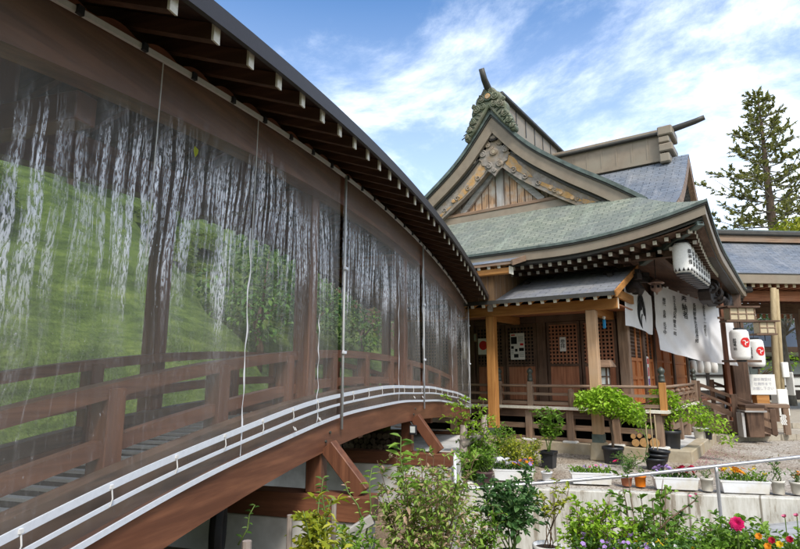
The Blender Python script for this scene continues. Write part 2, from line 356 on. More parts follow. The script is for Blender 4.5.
def vinyl():
    m, nt, p = _new('clear_crinkled_vinyl'); L = nt.links.new
    out = nt.nodes['Material Output']
    uv0 = _n(nt, 'ShaderNodeUVMap')
    wn = _n(nt, 'ShaderNodeTexNoise', Scale=1.0, Detail=2.0); wm = _n(nt, 'ShaderNodeMapping'); wm.inputs['Scale'].default_value = (.9,.75,1); L(uv0.outputs[0], wm.inputs[0]); L(wm.outputs[0], wn.inputs['Vector'])
    wv = _n(nt, 'ShaderNodeVectorMath', operation='MULTIPLY_ADD'); L(wn.outputs['Color'], wv.inputs[0]); wv.inputs[1].default_value = (.30,.0,0); L(uv0.outputs[0], wv.inputs[2])
    uv = wv
    def nz(stretch, det=5.0, rough=.6, dist=0.0):
        mp = _n(nt, 'ShaderNodeMapping'); mp.inputs['Scale'].default_value = stretch; L(uv.outputs[0], mp.inputs[0])
        n = _n(nt, 'ShaderNodeTexNoise', Scale=1.0, Detail=det, Roughness=rough, Distortion=dist); L(mp.outputs[0], n.inputs['Vector']); return n.outputs[0]
    def mth(op, a, b, clamp=False):
        n = _n(nt, 'ShaderNodeMath', operation=op); n.use_clamp = clamp
        for i, q in enumerate((a, b)):
            if isinstance(q, (int, float)): n.inputs[i].default_value = q
            else: L(q, n.inputs[i])
        return n.outputs[0]
    def rmp(x, stops):
        r = _ramp(nt, [(p_, (c,c,c)) for p_, c in stops]); L(x, r.inputs[0]); return r.outputs[0]
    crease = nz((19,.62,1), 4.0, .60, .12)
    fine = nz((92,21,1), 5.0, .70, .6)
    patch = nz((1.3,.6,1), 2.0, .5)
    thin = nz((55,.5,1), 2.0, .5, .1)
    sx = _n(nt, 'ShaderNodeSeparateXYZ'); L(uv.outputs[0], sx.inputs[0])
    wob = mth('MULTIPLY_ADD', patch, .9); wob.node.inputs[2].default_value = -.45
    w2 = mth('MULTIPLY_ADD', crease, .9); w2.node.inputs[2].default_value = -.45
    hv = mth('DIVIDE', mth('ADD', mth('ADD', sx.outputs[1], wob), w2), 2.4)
    band = rmp(hv, [(0,.03),(.30,.05),(.46,.16),(.58,1),(.77,1),(.83,.4),(.88,.04),(1,.0)])  # height band painted into the streaks: bright where sky reflects, clear where eaves would
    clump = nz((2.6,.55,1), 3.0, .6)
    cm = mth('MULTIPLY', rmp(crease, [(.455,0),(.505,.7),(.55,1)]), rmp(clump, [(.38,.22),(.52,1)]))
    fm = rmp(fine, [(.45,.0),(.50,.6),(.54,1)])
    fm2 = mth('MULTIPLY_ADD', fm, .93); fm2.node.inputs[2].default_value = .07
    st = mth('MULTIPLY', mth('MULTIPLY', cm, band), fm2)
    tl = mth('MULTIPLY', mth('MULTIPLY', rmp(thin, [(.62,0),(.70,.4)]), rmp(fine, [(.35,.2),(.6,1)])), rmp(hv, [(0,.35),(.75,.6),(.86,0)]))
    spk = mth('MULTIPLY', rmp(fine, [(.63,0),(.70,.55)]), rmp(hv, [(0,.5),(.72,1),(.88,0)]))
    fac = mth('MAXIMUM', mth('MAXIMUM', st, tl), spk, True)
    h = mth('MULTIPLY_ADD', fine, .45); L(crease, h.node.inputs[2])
    bp = _n(nt, 'ShaderNodeBump', Strength=.8, Distance=.03); L(h, bp.inputs['Height'])
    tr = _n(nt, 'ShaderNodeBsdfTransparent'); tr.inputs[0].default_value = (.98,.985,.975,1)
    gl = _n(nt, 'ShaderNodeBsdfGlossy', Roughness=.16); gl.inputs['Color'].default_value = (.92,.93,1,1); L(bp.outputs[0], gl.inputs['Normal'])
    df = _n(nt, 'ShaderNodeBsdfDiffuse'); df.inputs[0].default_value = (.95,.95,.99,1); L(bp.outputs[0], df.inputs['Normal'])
    wh = _n(nt, 'ShaderNodeMixShader'); wh.inputs[0].default_value = .7; L(gl.outputs[0], wh.inputs[1]); L(df.outputs[0], wh.inputs[2])  # whitening of creased vinyl, plus white painted in for reflected sky
    g0 = _n(nt, 'ShaderNodeBsdfGlossy', Roughness=.05); L(bp.outputs[0], g0.inputs['Normal'])
    fr = _n(nt, 'ShaderNodeFresnel', IOR=1.45)
    s1 = _n(nt, 'ShaderNodeMixShader'); L(mth('MULTIPLY', fr.outputs[0], .25), s1.inputs[0]); L(tr.outputs[0], s1.inputs[1]); L(g0.outputs[0], s1.inputs[2])
    hz = _n(nt, 'ShaderNodeMixShader'); L(rmp(patch, [(.3,.035),(.7,.085)]), hz.inputs[0]); L(s1.outputs[0], hz.inputs[1]); dw = _n(nt, 'ShaderNodeBsdfDiffuse'); dw.inputs[0].default_value = (.95,.90,.82,1); L(dw.outputs[0], hz.inputs[2])
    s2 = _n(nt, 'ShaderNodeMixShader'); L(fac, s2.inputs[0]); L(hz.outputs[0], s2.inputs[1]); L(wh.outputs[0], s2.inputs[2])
    nt.nodes.remove(p); L(s2.outputs[0], out.inputs[0])
    return m
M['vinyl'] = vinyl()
M['front_door'] = wood('orange_front_door_wood', (.56,.215,.075), (.36,.130,.046), 'z', blotch=(.46,.18,.065))
M['leaf_bank'] = leafmat('bank_grass_blades', [(0,(.10,.16,.03)),(.5,(.15,.22,.042)),(1,(.22,.29,.06))], trans=.6)
M['bark_grey'] = mat('grey_bark', (.27,.25,.22), (.13,.115,.10), rough=.9, scale=10, stretch=(2,2,.35), bump=.6, dist=.02)
for ax in 'z': M['post_'+ax] = wood('pale_brown_post_wood', (.56,.36,.21), (.40,.245,.14), ax, blotch=(.48,.33,.22))
# foliage
M['leaf_lime'] = leafmat('lime_leaves', [(0,(.20,.36,.022)),(.5,(.28,.47,.030)),(1,(.38,.56,.050))])
M['leaf_fresh'] = leafmat('fresh_green_leaves', [(0,(.085,.190,.020)),(.5,(.150,.290,.030)),(1,(.250,.40,.050))])
M['leaf_mid'] = leafmat('mid_green_leaves', [(0,(.040,.105,.020)),(.5,(.080,.18,.034)),(1,(.15,.27,.05))])
M['leaf_dark'] = leafmat('dark_green_leaves', [(0,(.045,.115,.035)),(.6,(.085,.19,.055)),(1,(.16,.29,.10))])
M['leaf_yellow'] = leafmat('yellow_green_leaves', [(0,(.20,.26,.020)),(.5,(.34,.38,.030)),(1,(.50,.50,.055))])
M['leaf_pinkish'] = leafmat('pink_tipped_leaves', [(0,(.16,.30,.04)),(.45,(.28,.44,.07)),(.66,(.40,.48,.12)),(.78,(.48,.34,.23)),(1,(.56,.40,.30))])
M['leaf_olive'] = leafmat('olive_leaves', [(0,(.055,.070,.014)),(.5,(.105,.120,.022)),(1,(.19,.19,.040))])
M['leaf_grey'] = leafmat('grey_green_leaves', [(0,(.12,.17,.10)),(.5,(.20,.26,.16)),(1,(.32,.37,.26))])
M['leaf_gold'] = leafmat('golden_green_leaves', [(0,(.15,.19,.016)),(.5,(.27,.31,.022)),(1,(.42,.42,.04))])
def petal(name, c): return leafmat(name, [(0,tuple(x*.8 for x in c)),(1,c)], trans=.25)
M['p_white'] = petal('white_petals', (.80,.80,.82)); M['p_yellow'] = petal('yellow_petals', (.85,.62,.02)); M['p_orange'] = petal('orange_petals', (.85,.34,.02))
M['p_pink'] = petal('pink_petals', (.80,.20,.36)); M['p_hot'] = petal('hot_pink_petals', (.80,.025,.20)); M['p_red'] = petal('red_petals', (.50,.012,.05)); M['p_lilac'] = petal('lilac_petals', (.52,.34,.72)); M['p_purple'] = petal('purple_petals', (.28,.12,.50))
# ================================================================== SETTING: ground
def ST(x, y): return (x*CB + y*SB, -x*SB + y*CB)
def ground_z(x, y):
    s, t = ST(x, y)
    z = max(-.95, min(-.02, -.28 - .176*(y - .1)))
    under = smooth01(1.75, 2.3, t)*(1 - smooth01(11.0, 13.0, s))
    zu = lerp(.22, -.15, smooth01(4.3, 5.2, s)); zu = lerp(zu, .36, smooth01(7.7, 8.6, s))
    z = lerp(z, zu, under)
    h = max(0, t - 5.2); z += (min(15.0, .95*h) + .16*math.sin(t*3.6+.35*math.sin(s*.9))*smooth01(.2,1.2,h)) if h > 0 else 0
    h2 = max(0, -y - 9); z += min(11.0, .55*h2)  # unseen rise on the right, added to darken low reflections in the vinyl
    h3 = max(0, -x - 6); z += min(5, .4*h3)
    return z
def axis(lo, a, b, hi, st):
    v = []; x = lo
    while x < a: v.append(x); x += max(st, (a-x)*.22)
    x = a
    while x < b: v.append(x); x += st
    x = b
    while x < hi: v.append(x); x += max(st, (x-b)*.25)
    v.append(hi); return v
gx, gy = axis(-60, -3, 15, 600, .36), axis(-300, -1, 17, 600, .36)
g = MB(); ny = len(gy)
for x in gx:
    for y in gy: g.v.append(Vector((x, y, ground_z(x, y) + (random.random()-.5)*.04)))
for i in range(len(gx)-1):
    for j in range(ny-1):
        a = i*ny + j; g.f.append((a, a+ny, a+ny+1, a+1)); g.m.append(0)
go = struct(g.build('ground', M['ground'], smooth=True))
at = go.data.attributes.new('lawn', 'FLOAT', 'POINT')
for i, v in enumerate(go.data.vertices):
    s, t = ST(v.co.x, v.co.y)
    at.data[i].value = max(smooth01(4.9, 5.6, t), smooth01(8, 10, -v.co.y), smooth01(2, 5, -v.co.x))
# the yard: a raised gravel terrace behind the retaining wall
yard = [(7.98,4.12),(9.72,.14),(12.6,-6.5),(14,-60),(400,-60),(400,400),(60,60),(30,30),(13.6,9.5),(12.4,6.4),(11.34,5.87),(7.90,4.31)]
struct(MB().prism(yard, lambda a,b,d: (a,b,d), 0.0, -1.2).build('gravel_yard', M['gravel']))
# sloping paved path in front of the wall
pth = MB()
def pfn(u, v):
    y = lerp(-7, 4.3, u); xw = 9.72 + (.14-y)*.437; x = xw - .03 - 1.9*(1-v)
    return (x, y, max(-.95, min(-.02, -.28-.176*(y-.1))) + .03)
struct(pth.grid(pfn, 24, 4).build('paved_path', M['paving']))
# stone apron of the hall and the paved court in front of the porch
apron = [(12.42,7.5),(12.42,1.97),(16.3,1.97),(16.3,7.5)]
struct(MB().prism(apron, lambda a,b,d: (a,b,d), .2, .005).build('stone_apron', M['concrete']))
court = [(16.3,1.76),(16.25,1.62),(18.0,-.02),(21.5,-3.2),(40,-6),(60,20),(30,20),(16.3,9)]
struct(MB().prism(court, lambda a,b,d: (a,b,d), .15, .004).build('flagstone_court', M['flag']))
court2 = [(17.8,3.2),(19.6,.2),(24.0,-4.8),(40,-6),(60,20),(30,20)]
struct(MB().prism(court2, lambda a,b,d: (a,b,d), .30, .154).build('court_step', M['flag']))

# concrete terrace behind the second sill, under the far half of the bridge
tr = MB(); pl = [(7.93,1.62),(12.6,2.05),(13.2,4.9),(7.93,5.0)]
tr.prism(pl, lambda s,t,d: tuple(B(s,t,d)), .41, -.9)
struct(tr.build('bridge_terrace', M['concrete']))
# grass and clipped mounds on the bank beyond the bridge
rg = random.Random(5); lump = None
for i in range(26):
    s_ = rg.uniform(2.5, 24); t_ = rg.uniform(8.0, 14) + .10*s_; p = B(s_, t_, 0); p.z = ground_z(p.x, p.y) - .15; r_ = rg.uniform(.5,1.1)
    if lump is None:
        lump = MB()
        for k in range(1500):
            a = rg.uniform(0,6.283); c = rg.random()**.7; n_ = Vector((math.cos(a)*math.sqrt(1-c*c), math.sin(a)*math.sqrt(1-c*c), c))
            q_ = Vector((n_.x, n_.y, n_.z*.62))*rg.uniform(.86,1.0); lump.leaf(q_, n_ + Vector((rg.uniform(-1,1),rg.uniform(-1,1),rg.uniform(-.6,.6))), n_, rg.uniform(.07,.14), .06)
        lump.lathe([(.93,-.2),(.90,.1),(.78,.30),(.5,.46),(.001,.55)], (0,0,0), 14, False)
        o = lump0 = lump.build('clipped_shrub', M['leaf_bank'], local=True)
    else: o = lump0.copy(); COL.objects.link(o)
    o.location = p; o.scale = (r_*rg.uniform(1,1.5), r_*1.1, r_*.8); o.rotation_euler = (0,0,rg.uniform(0,6.28))
    tag(o, 'low rounded green shrub on the bank seen through the clear sheets', 'shrub', 'rounded shrubs on the bank')
kb = MB(); kb.box(12.17,12.418,1.72,7.2,-.02,.222); kb.box(12.4185,16.25,1.72,1.968,-.02,.222)
struct(kb.build('kerb_stone', M['stone'], bevel=.015))

# ================================================================== COVERED BRIDGE
def hL(s): return -(.021 if s < 6.5 else .011)*(s-6.5)**2
def hU(s): return -(.0165 if s < 6.5 else .0155)*(s-6.5)**2
S0, S1 = -1.6, 12.45
bridge = thing('covered_bridge', 'brown arched wooden bridge roofed over its whole length and hung with clear sheeting', 'bridge', B(6.6,3.15,0), BA)
def sweep(mb, t0, t1, zb, zt, s0=S0, s1=S1, n=44):
    o = len(mb.v)
    for i in range(n+1):
        s = lerp(s0, s1, i/n)
        for t, z in ((t0,zb),(t1,zb),(t1,zt),(t0,zt)): mb.v.append(B(s, t, z(s) if callable(z) else z))
    for i in range(n):
        for j in range(4):
            a, b = o+i*4+j, o+i*4+(j+1)%4
            mb.f.append((a, b, b+4, a+4)); mb.m.append(mb.mi)
    mb.f.append((o+3,o+2,o+1,o)); mb.m.append(mb.mi); e = o+n*4; mb.f.append((e,e+1,e+2,e+3)); mb.m.append(mb.mi)
    return mb
lo = lambda k: (lambda s: hL(s)+k)
hi = lambda k: (lambda s: hU(s)+k)
sweep(MB(), 2.19, 2.40, lo(1.05), lo(1.30)).build('side_beam', M['bridge_x'], bridge)
sweep(MB(), 3.90, 4.11, lo(1.05), lo(1.30)).build('side_beam', M['bridge_x'], bridge)
sweep(MB(), 2.29, 2.40, lo(1.302), lo(1.545)).build('kerb_board', M['dark_x'], bridge)
sweep(MB(), 3.90, 4.01, lo(1.302), lo(1.42)).build('kerb_board', M['dark_x'], bridge)
dk = MB(); sweep(dk, 2.403, 3.897, lo(1.12), lo(1.20)); dk.mi = 1
k = S0
while k < S1:
    dk.hexa([B(k,2.41,hL(k)+1.201),B(k+.042,2.41,hL(k+.042)+1.201),B(k+.042,3.89,hL(k+.042)+1.201),B(k,3.89,hL(k)+1.201),
             B(k,2.41,hL(k)+1.222),B(k+.042,2.41,hL(k+.042)+1.222),B(k+.042,3.89,hL(k+.042)+1.222),B(k,3.89,hL(k)+1.222)]); k += .175
dk.build('deck', [M['deck_gap'], M['deck']], bridge)
# railings
for t in (2.55, 3.92):
    rl = thing('railing', '', 'x'); rl.name = 'railing'
    for kk in ('label','category'): del rl[kk]
    rl.parent = bridge; W[rl.name] = W[bridge.name].copy()
    sweep(MB(), t-.055, t+.055, lo(1.88), lo(1.965)).build('top_rail', M['bridge_x'], rl)
    sweep(MB(), t-.035, t+.035, lo(1.565), lo(1.655)).build('middle_rail', M['bridge_x'], rl)
    s = -.47 if t < 3 else -.30
    while s < S1-.2:
        if not (t > 3 and abs(s-4.65) < .3):
            h = hL(s); MB().hexa([B(s-.065,t-.065,h+1.2),B(s+.065,t-.065,h+1.2),B(s+.065,t+.065,h+1.2),B(s-.065,t+.065,h+1.2),
                        B(s-.065,t-.065,h+1.93),B(s+.065,t-.065,h+1.93),B(s+.065,t+.065,h+1.93),B(s-.065,t+.065,h+1.93)]).build('railing_post', M['bridge_z'], rl, bevel=.006)
        s += 1.03
def vpost(s, t, w, z0, z1, name, m, par, bev=.008):
    return MB().hexa([B(s-w,t-w,z0),B(s+w,t-w,z0),B(s+w,t+w,z0),B(s-w,t+w,z0),B(s-w,t-w,z1),B(s+w,t-w,z1),B(s+w,t+w,z1),B(s-w,t+w,z1)]).build(name, m, par, bevel=bev)
# roof posts standing on the beams
for s, ts in ((.2,(2.48,4.03)),(4.92,(2.48,)),(4.66,(4.03,)),(8.15,(2.48,4.03)),(12.1,(2.48,4.03))):
    for t in ts: vpost(s, t, .085, hL(s)+1.1, hU(s)+3.6, 'roof_post', M['bridge_z'], bridge)
# supports below
for s, zb in ((4.86,.635),(7.86,.60),(12.0,.47)):
    for t in (2.29, 4.0):
        vpost(s, t, .075, zb, hL(s)+1.049, 'support_post', M['bridge_z'], bridge)
        sg = -1 if t < 3 else 1
        if s < 12: MB().bar(B(s-.02,t+sg*.12,hL(s)+1.10), B(s-.02,t+sg*.47,zb+.02), .12, .14, (0,0,1)).build('brace', M['bridge_z'], bridge, bevel=.006)
for s, z0, z1, ta in ((4.86,.415,.632,1.72),(7.86,.43,.597,1.64),(12.0,.413,.467,2.1)):
    MB().hexa([B(s-.11,ta,z0),B(s+.11,ta,z0),B(s+.11,4.75,z0),B(s-.11,4.75,z0),B(s-.11,ta,z1),B(s+.11,ta,z1),B(s+.11,4.75,z1),B(s-.11,4.75,z1)]).build('sill_beam', M['bridge_y'], bridge, bevel=.008)
for s in (3.4, 6.3, 9.8): MB().hexa([B(s-.07,2.41,hL(s)+.95),B(s+.07,2.41,hL(s)+.95),B(s+.07,3.89,hL(s)+.95),B(s-.07,3.89,hL(s)+.95),B(s-.07,2.41,hL(s)+1.1),B(s+.07,2.41,hL(s)+1.1),B(s+.07,3.89,hL(s)+1.1),B(s-.07,3.89,hL(s)+1.1)]).build('floor_joist', M['bridge_y'], bridge)
# roof
sweep(MB(), 2.262, 2.42, hi(3.505), hi(3.86)).build('eaves_beam', M['bridge_x'], bridge)
sweep(MB(), 2.42, 2.53, hi(3.56), hi(3.86)).build('inner_plate', M['dark_x'], bridge)
sweep(MB(), 3.90, 4.06, hi(3.505), hi(3.86)).build('eaves_beam', M['bridge_x'], bridge)
trk = MB(); sweep(trk, 2.168, 2.19, hi(3.758), hi(3.79)); trk.mi = 1; s_ = .15
while s_ < S1: trk.obox(B(s_, 2.163, hU(s_)+3.772), (.035,.022,.045), BA); s_ += .42
trk.build('curtain_track', [M['rail_grey'], M['black']], bridge)
# scalloped valance above the track
va = MB()
def vfn(u, v):
    s = lerp(S0, S1, u); ph = (s*1.0/.33) % 1.0
    return tuple(B(s, 2.256, hU(s) + lerp(3.80, 3.84 + .055*math.sin(math.pi*ph), v)))
va.grid(vfn, 340, 1); va.build('valance_board', M['bridge_x'], bridge)
for s in (2.25, 4.8, 8.0, 10.2, 12.1):
    z = hU(s)+3.40
    MB().bar(B(s,2.53,z+.06), B(s,3.9,z+.06), .14, .17).build('tie_beam', M['bridge_y'], bridge, bevel=.006)
    MB().bar(B(s,3.2,z+.15), B(s,3.2,hU(s)+4.2), .12, .12).build('king_post', M['bridge_z'], bridge)
RP = .34    # roof pitch
rt = MB(); rt.mi = 0
def topz(t, s, k): return hU(s) + k + RP*(min(t, 6.4-t)-1.71)
N = 60
def shell(mb, k0, k1, ta=1.70, tb=4.70):
    ts = (ta, 3.2, tb); o = len(mb.v)
    for i in range(N+1):
        s = lerp(S0-.2, S1+.22, i/N)
        for kk in (k0, k1):
            for t in ts: mb.v.append(B(s, t, topz(t, s, kk)))
    for i in range(N):
        a = o+i*6; b = a+6
        for j in (0,1):
            mb.f.append((a+j, b+j, b+j+1, a+j+1)); mb.m.append(1)
            mb.f.append((a+3+j, a+4+j, b+4+j, b+3+j)); mb.m.append(0)
        mb.f.append((a, a+3, b+3, b)); mb.m.append(0); mb.f.append((a+2, b+2, b+5, a+5)); mb.m.append(0)
    for e in (o, o+N*6): mb.f.append((e, e+1, e+4, e+3)); mb.m.append(1); mb.f.append((e+1, e+2, e+5, e+4)); mb.m.append(1)
shell(rt, 3.83, 3.89)
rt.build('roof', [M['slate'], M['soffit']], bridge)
sweep(MB(), 1.665, 1.697, hi(3.80), hi(3.905), S0-.2, S1+.22, 60).build('gutter', M['gutter'], bridge)
rp = MB()
def rafter_mesh(sg):
    mb = MB()      # local: origin at the eave end, runs inward
    L = 1.42; h = .095; w = .05
    def P(x, u, z): return (x, sg*u, z + RP*u)
    mb.hexa([P(-w/2,.004,-h),P(w/2,.004,-h),P(w/2,L,-h),P(-w/2,L,-h),P(-w/2,.004,0),P(w/2,.004,0),P(w/2,L,0),P(-w/2,L,0)])
    mb.mi = 1; e = .002
    mb.hexa([P(-w/2-e,-.012,-h-e),P(w/2+e,-.012,-h-e),P(w/2+e,.004,-h-e),P(-w/2-e,.004,-h-e),P(-w/2-e,-.012,e),P(w/2+e,-.012,e),P(w/2+e,.004,e),P(-w/2-e,.004,e)])
    return mb
r0 = {}
for sg, t0 in ((1, 1.73), (-1, 4.67)):
    r0[sg] = rafter_mesh(sg).build('rafter', [M['bridge_rafter'], M['white_paint']], bridge, local=True)
    s = -.72; first = True
    inv = W[bridge.name].inverted()
    while s < S1+.15:
        p = inv @ B(s, t0, hU(s)+3.828)
        if first: r0[sg].location = p; first = False
        else: copy_part(r0[sg], bridge, p)
        s += .333
# end-block where the bridge gutter meets the side porch
MB().obox(B(12.62,1.70,hU(12.6)+3.74), (.12,.12,.16), BA).build('downpipe_head', M['pipe_grey'], bridge, bevel=.01)

# ================================================================== CLEAR CURTAINS
def curtain(s0, s1, label, seed):
    base = B((s0+s1)/2, 2.2, 1.2)
    root = thing('vinyl_curtain', label, 'curtain', base, BA, 'clear sheets hung along the bridge')
    rr = random.Random(seed); w = [(rr.uniform(14,70), rr.uniform(0,6.3), rr.uniform(.3,1)) for _ in range(7)]
    def fn(u, v):
        s = lerp(s0, s1, u); z = lerp(hL(s)+1.315, hU(s)+3.775, v)
        a = sum(k*math.sin(f*s + p + .5*math.sin(3*v+p)) for f, p, k in w)
        sag = .012*math.sin(math.pi*v)*math.sin(2.2*s+seed)
        return tuple(B(s, 2.205 + .0022*a*(.35+.9*v) + sag, z))
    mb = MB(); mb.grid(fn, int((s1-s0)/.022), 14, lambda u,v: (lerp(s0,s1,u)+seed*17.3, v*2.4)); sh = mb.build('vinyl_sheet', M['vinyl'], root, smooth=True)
    for k, hh, dd in ((1.525,.037,.010),(1.438,.022,.008),(1.325,.030,.010)):
        n = int((s1-s0)/.12); mb = MB(); o = len(mb.v)
        for i in range(n+1):
            s = lerp(s0, s1, i/n); z = hL(s)+k + .005*math.sin(s*2.9+k*9)
            for t_, z_ in ((2.178-dd,-hh/2),(2.178,-hh/2),(2.178,hh/2),(2.178-dd,hh/2)): mb.v.append(B(s, t_, z+z_))
        for i in range(n):
            for j in range(4): a_, b_ = i*4+j, i*4+(j+1)%4; mb.f.append((a_,b_,b_+4,a_+4)); mb.m.append(0)
        mb.f.append((3,2,1,0)); mb.m.append(0); e_ = n*4; mb.f.append((e_,e_+1,e_+2,e_+3)); mb.m.append(0)
        mb.build('bottom_strip', M['pipe_white'], root)
    s = s0+.25
    while s < s1-.1:
        h = hL(s); mb = MB(); mb.tube([B(s,2.165,h+1.530),B(s+.004,2.158,h+1.47),B(s,2.166,h+1.436)], .0038, 5)
        if int(s*10) % 4 == 1:
            q = B(s,2.160,h+1.395); mb.tube([q, q+Vector((.01,-.012,-.03)), q+Vector((.03,-.01,-.035)), q+Vector((.02,0,-.008))], .004, 5)
        mb.obox(B(s,2.163,h+1.527), (.018,.010,.018), BA); mb.build('tie', M['rope'], root); s += .46
    return root
cA = curtain(.2, 5.10, 'long clear vinyl sheet nearest the camera with green bank showing through', 1)
cB = curtain(5.18, 8.31, 'middle clear vinyl sheet between the two grey poles at the bridge crest', 2)
cC = curtain(8.39, 12.36, 'clear vinyl sheet at the far descending end of the bridge, beside the orange post', 3)
def strip(root, s, m, wdt, amp, z0, z1, t=2.18, seed=0, name='edge_strip'):
    rr = random.Random(seed); n = 34; mb = MB()
    def fn(u, v):
        z = lerp(z0, z1, u); o = amp*(math.sin(u*21+seed)+.6*math.sin(u*47+seed*2))
        return tuple(B(s+o+(v-.5)*wdt*(1+.5*math.sin(u*31+seed)), t-.006*math.sin(u*25), z))
    mb.grid(fn, n, 2); return mb.build(name, m, root, smooth=True)
for root, s in ((cB,5.14),(cC,8.35),(cC,12.38)):
    h0, h1 = hL(s), hU(s)
    MB().tube([B(s,2.165,h0+1.20),B(s,2.165,h1+3.77)], .013, 8).build('pole', M['pole_pale'], root, smooth=True)
    strip(root, s+(.05 if s < 12 else -.03), M['cloth'], .028, .012, h0+1.33, h1+(3.4 if s < 12 else 3.6), 2.186, s)
    for z in (1.9, 2.75): MB().obox(B(s,2.15,z), (.05,.035,.03), BA).build('clip', M['pipe_white'], root, bevel=.004)
for s, sd in ((3.43,4),(4.62,6)):
    strip(cA, s, M['cloth'], .014, .006, hL(s)+1.34, hU(s)+(2.9 if s < 4 else 2.3), 2.186, sd, 'weld_seam')
for s, sd in ((3.44,4),(2.41,9)): MB().tube([B(s,2.184,hU(s)+2.6),B(s+.01,2.183,hU(s)+3.76)], .004, 5).build('cord', M['rail_grey'], cA)
strip(cB, 7.1, M['cloth'], .016, .008, hL(7.1)+1.34, hU(7.1)+3.0, 2.186, 11, 'weld_seam')
for s in (10.6, 11.6): strip(cC, s, M['cloth'], .016, .008, hL(s)+1.6, hU(s)+3.2, 2.186, s, 'weld_seam')

# ================================================================== WALLS AND CLUTTER UNDER THE BRIDGE
def wallblock(name, label, pts, z0, z1, m):
    c = sum((Vector((*p,0)) for p in pts), Vector())/len(pts); c.z = z0
    o = MB().prism(pts, lambda a,b,d: (a,b,d), z1, z0).build(name, m, loc=c, bevel=.012); return tag(o, label, 'wall')
def bp(l): return [tuple(B(s,t,0))[:2] for s, t in l]
wallblock('concrete_wall', 'low concrete wall carrying the nearer brown sill beam under the bridge', bp([(4.77,1.74),(4.95,1.74),(4.95,5.0),(4.77,5.0)]), -1.0, .413, M['concrete'])
wallblock('concrete_wall', 'pale concrete wall carrying the sill beam behind, below the bridge crest', bp([(7.77,1.60),(7.925,1.60),(7.925,5.0),(7.77,5.0)]), -1.0, .428, M['concrete'])
pp = MB().tube([B(7.70,1.575,-.3),B(7.70,1.575,.60)], .022, 8).build('drain_pipe', M['pipe_white'], loc=B(7.70,1.575,-.3), smooth=True)
tag(pp, 'white upright drain pipe at the right end of the second concrete wall', 'pipe')
rl = random.Random(3); lg = None; cnt = 0
for row in range(3):
    t = 2.72 + .05*(row % 2)
    while t < 4.1:
        r = rl.uniform(.038,.058); L = rl.uniform(.35,.5); s = 9.15 + rl.uniform(0,.12)
        mb = MB(); mb.tube([(0,0,0),(L,0,0)], [r,r*.95], 9, False); n = 9; mb.mi = 1
        mb.add([(0,r*math.cos(2*math.pi*j/n),r*math.sin(2*math.pi*j/n)) for j in range(n)], [tuple(range(n))])
        o = mb.build('firewood_log', [M['bark'], M['logold']], local=True); o.location = B(s, t+r, .41+r+row*.092); o.rotation_euler = (rl.uniform(0,6),0,BA)
        tag(o, 'short split log in the firewood stack under the bridge crest', 'log', 'firewood stacked under the bridge'); t += 2*r+.004
bl = MB(); bl.grid(lambda u,v: tuple(B(10.3,3.75,.42) + Vector((0,0,0)) + Vector((CB,SB,0))*(.22*math.cos(u*6.283)*math.sin(v*3.14159)) + Vector((-SB,CB,0))*(.42*(-math.cos(v*3.14159))) + Vector((0,0,.33+.33*math.sin(u*6.283)*min(1,1.5*math.sin(v*3.14159))))), 16, 10)
tag(bl.build('straw_bale', M['bale'], loc=B(10.3,3.75,.42), smooth=True), 'mossy yellow straw bale behind the stacked firewood', 'bale')
wb = thing('cart_wheel', 'small black tyred wheel lying against the ground under the low end of the bridge', 'wheel', B(4.05,2.75,.24), BA+.5)
def ring(R0, r, nseg=28, ns=8):
    mb = MB(); mb.grid(lambda u,v: ((R0+r*math.cos(v*6.283))*math.cos(u*6.283), r*math.sin(v*6.283), (R0+r*math.cos(v*6.283))*math.sin(u*6.283)+R0+r), nseg, ns); return mb
ring(.19,.05).build('tyre', M['tyre'], wb, smooth=True, local=True)
rm = ring(.13,.018); rm.v = [p+Vector((0,0,.092)) for p in rm.v]
for a in range(6): rm.bar((0,0,.24),(.13*math.cos(a*1.047),0,.24+.13*math.sin(a*1.047)), .02, .015)
rm.build('rim', M['pipe_grey'], wb, local=True)
# small lamp hung on the support post
lm = thing('work_lamp', 'small black and white work lamp fixed to the bridge post', 'lamp', B(7.70,2.17,.93), BA)
MB().box(-.03,.02,-.06,.04,-.08,.05).build('housing', M['black'], lm, local=True, bevel=.008); MB().box(-.037,-.031,-.045,.025,-.05,.035).build('lens', M['glass'], lm, local=True)
MB().tube([(0,.0,.05),(.0,.03,.09),(.02,.05,.10)], .008, 6).build('bracket', M['black'], lm, local=True)

lf = MB(); lf.leaf(Vector((0,0,.03)), Vector((CB*.4,SB*.4,-1)), Vector((SB,-CB,0)), .07, .05, .1)
o = lf.build('dead_leaf', M['leaf_yellow'], local=True); o.location = B(2.72,2.165,3.06); tag(o, 'single yellow leaf stuck high on the clear vinyl sheet', 'leaf')
pt = MB(); rp_ = random.Random(31)
for i in range(420):
    u = rp_.random(); x = rp_.gauss(12.9, .9); y = rp_.gauss(1.45, .22) if u < .7 else rp_.uniform(.3,3.5)
    if x < 10.2: continue
    if x > 12.0 and y > 1.72: y = 1.70 - rp_.random()*.2
    d = Vector((rp_.uniform(-1,1), rp_.uniform(-1,1), .1)); pt.leaf(Vector((x,y,.006)), d, Vector((0,0,1)), .035, .025, .1)
o = struct(pt.build('fallen_petals', petal('faded_pink_petals', (.62,.36,.38))), 'stuff'); tag(o, 'faded pink petals scattered on the gravel along the stone kerb', 'petals')

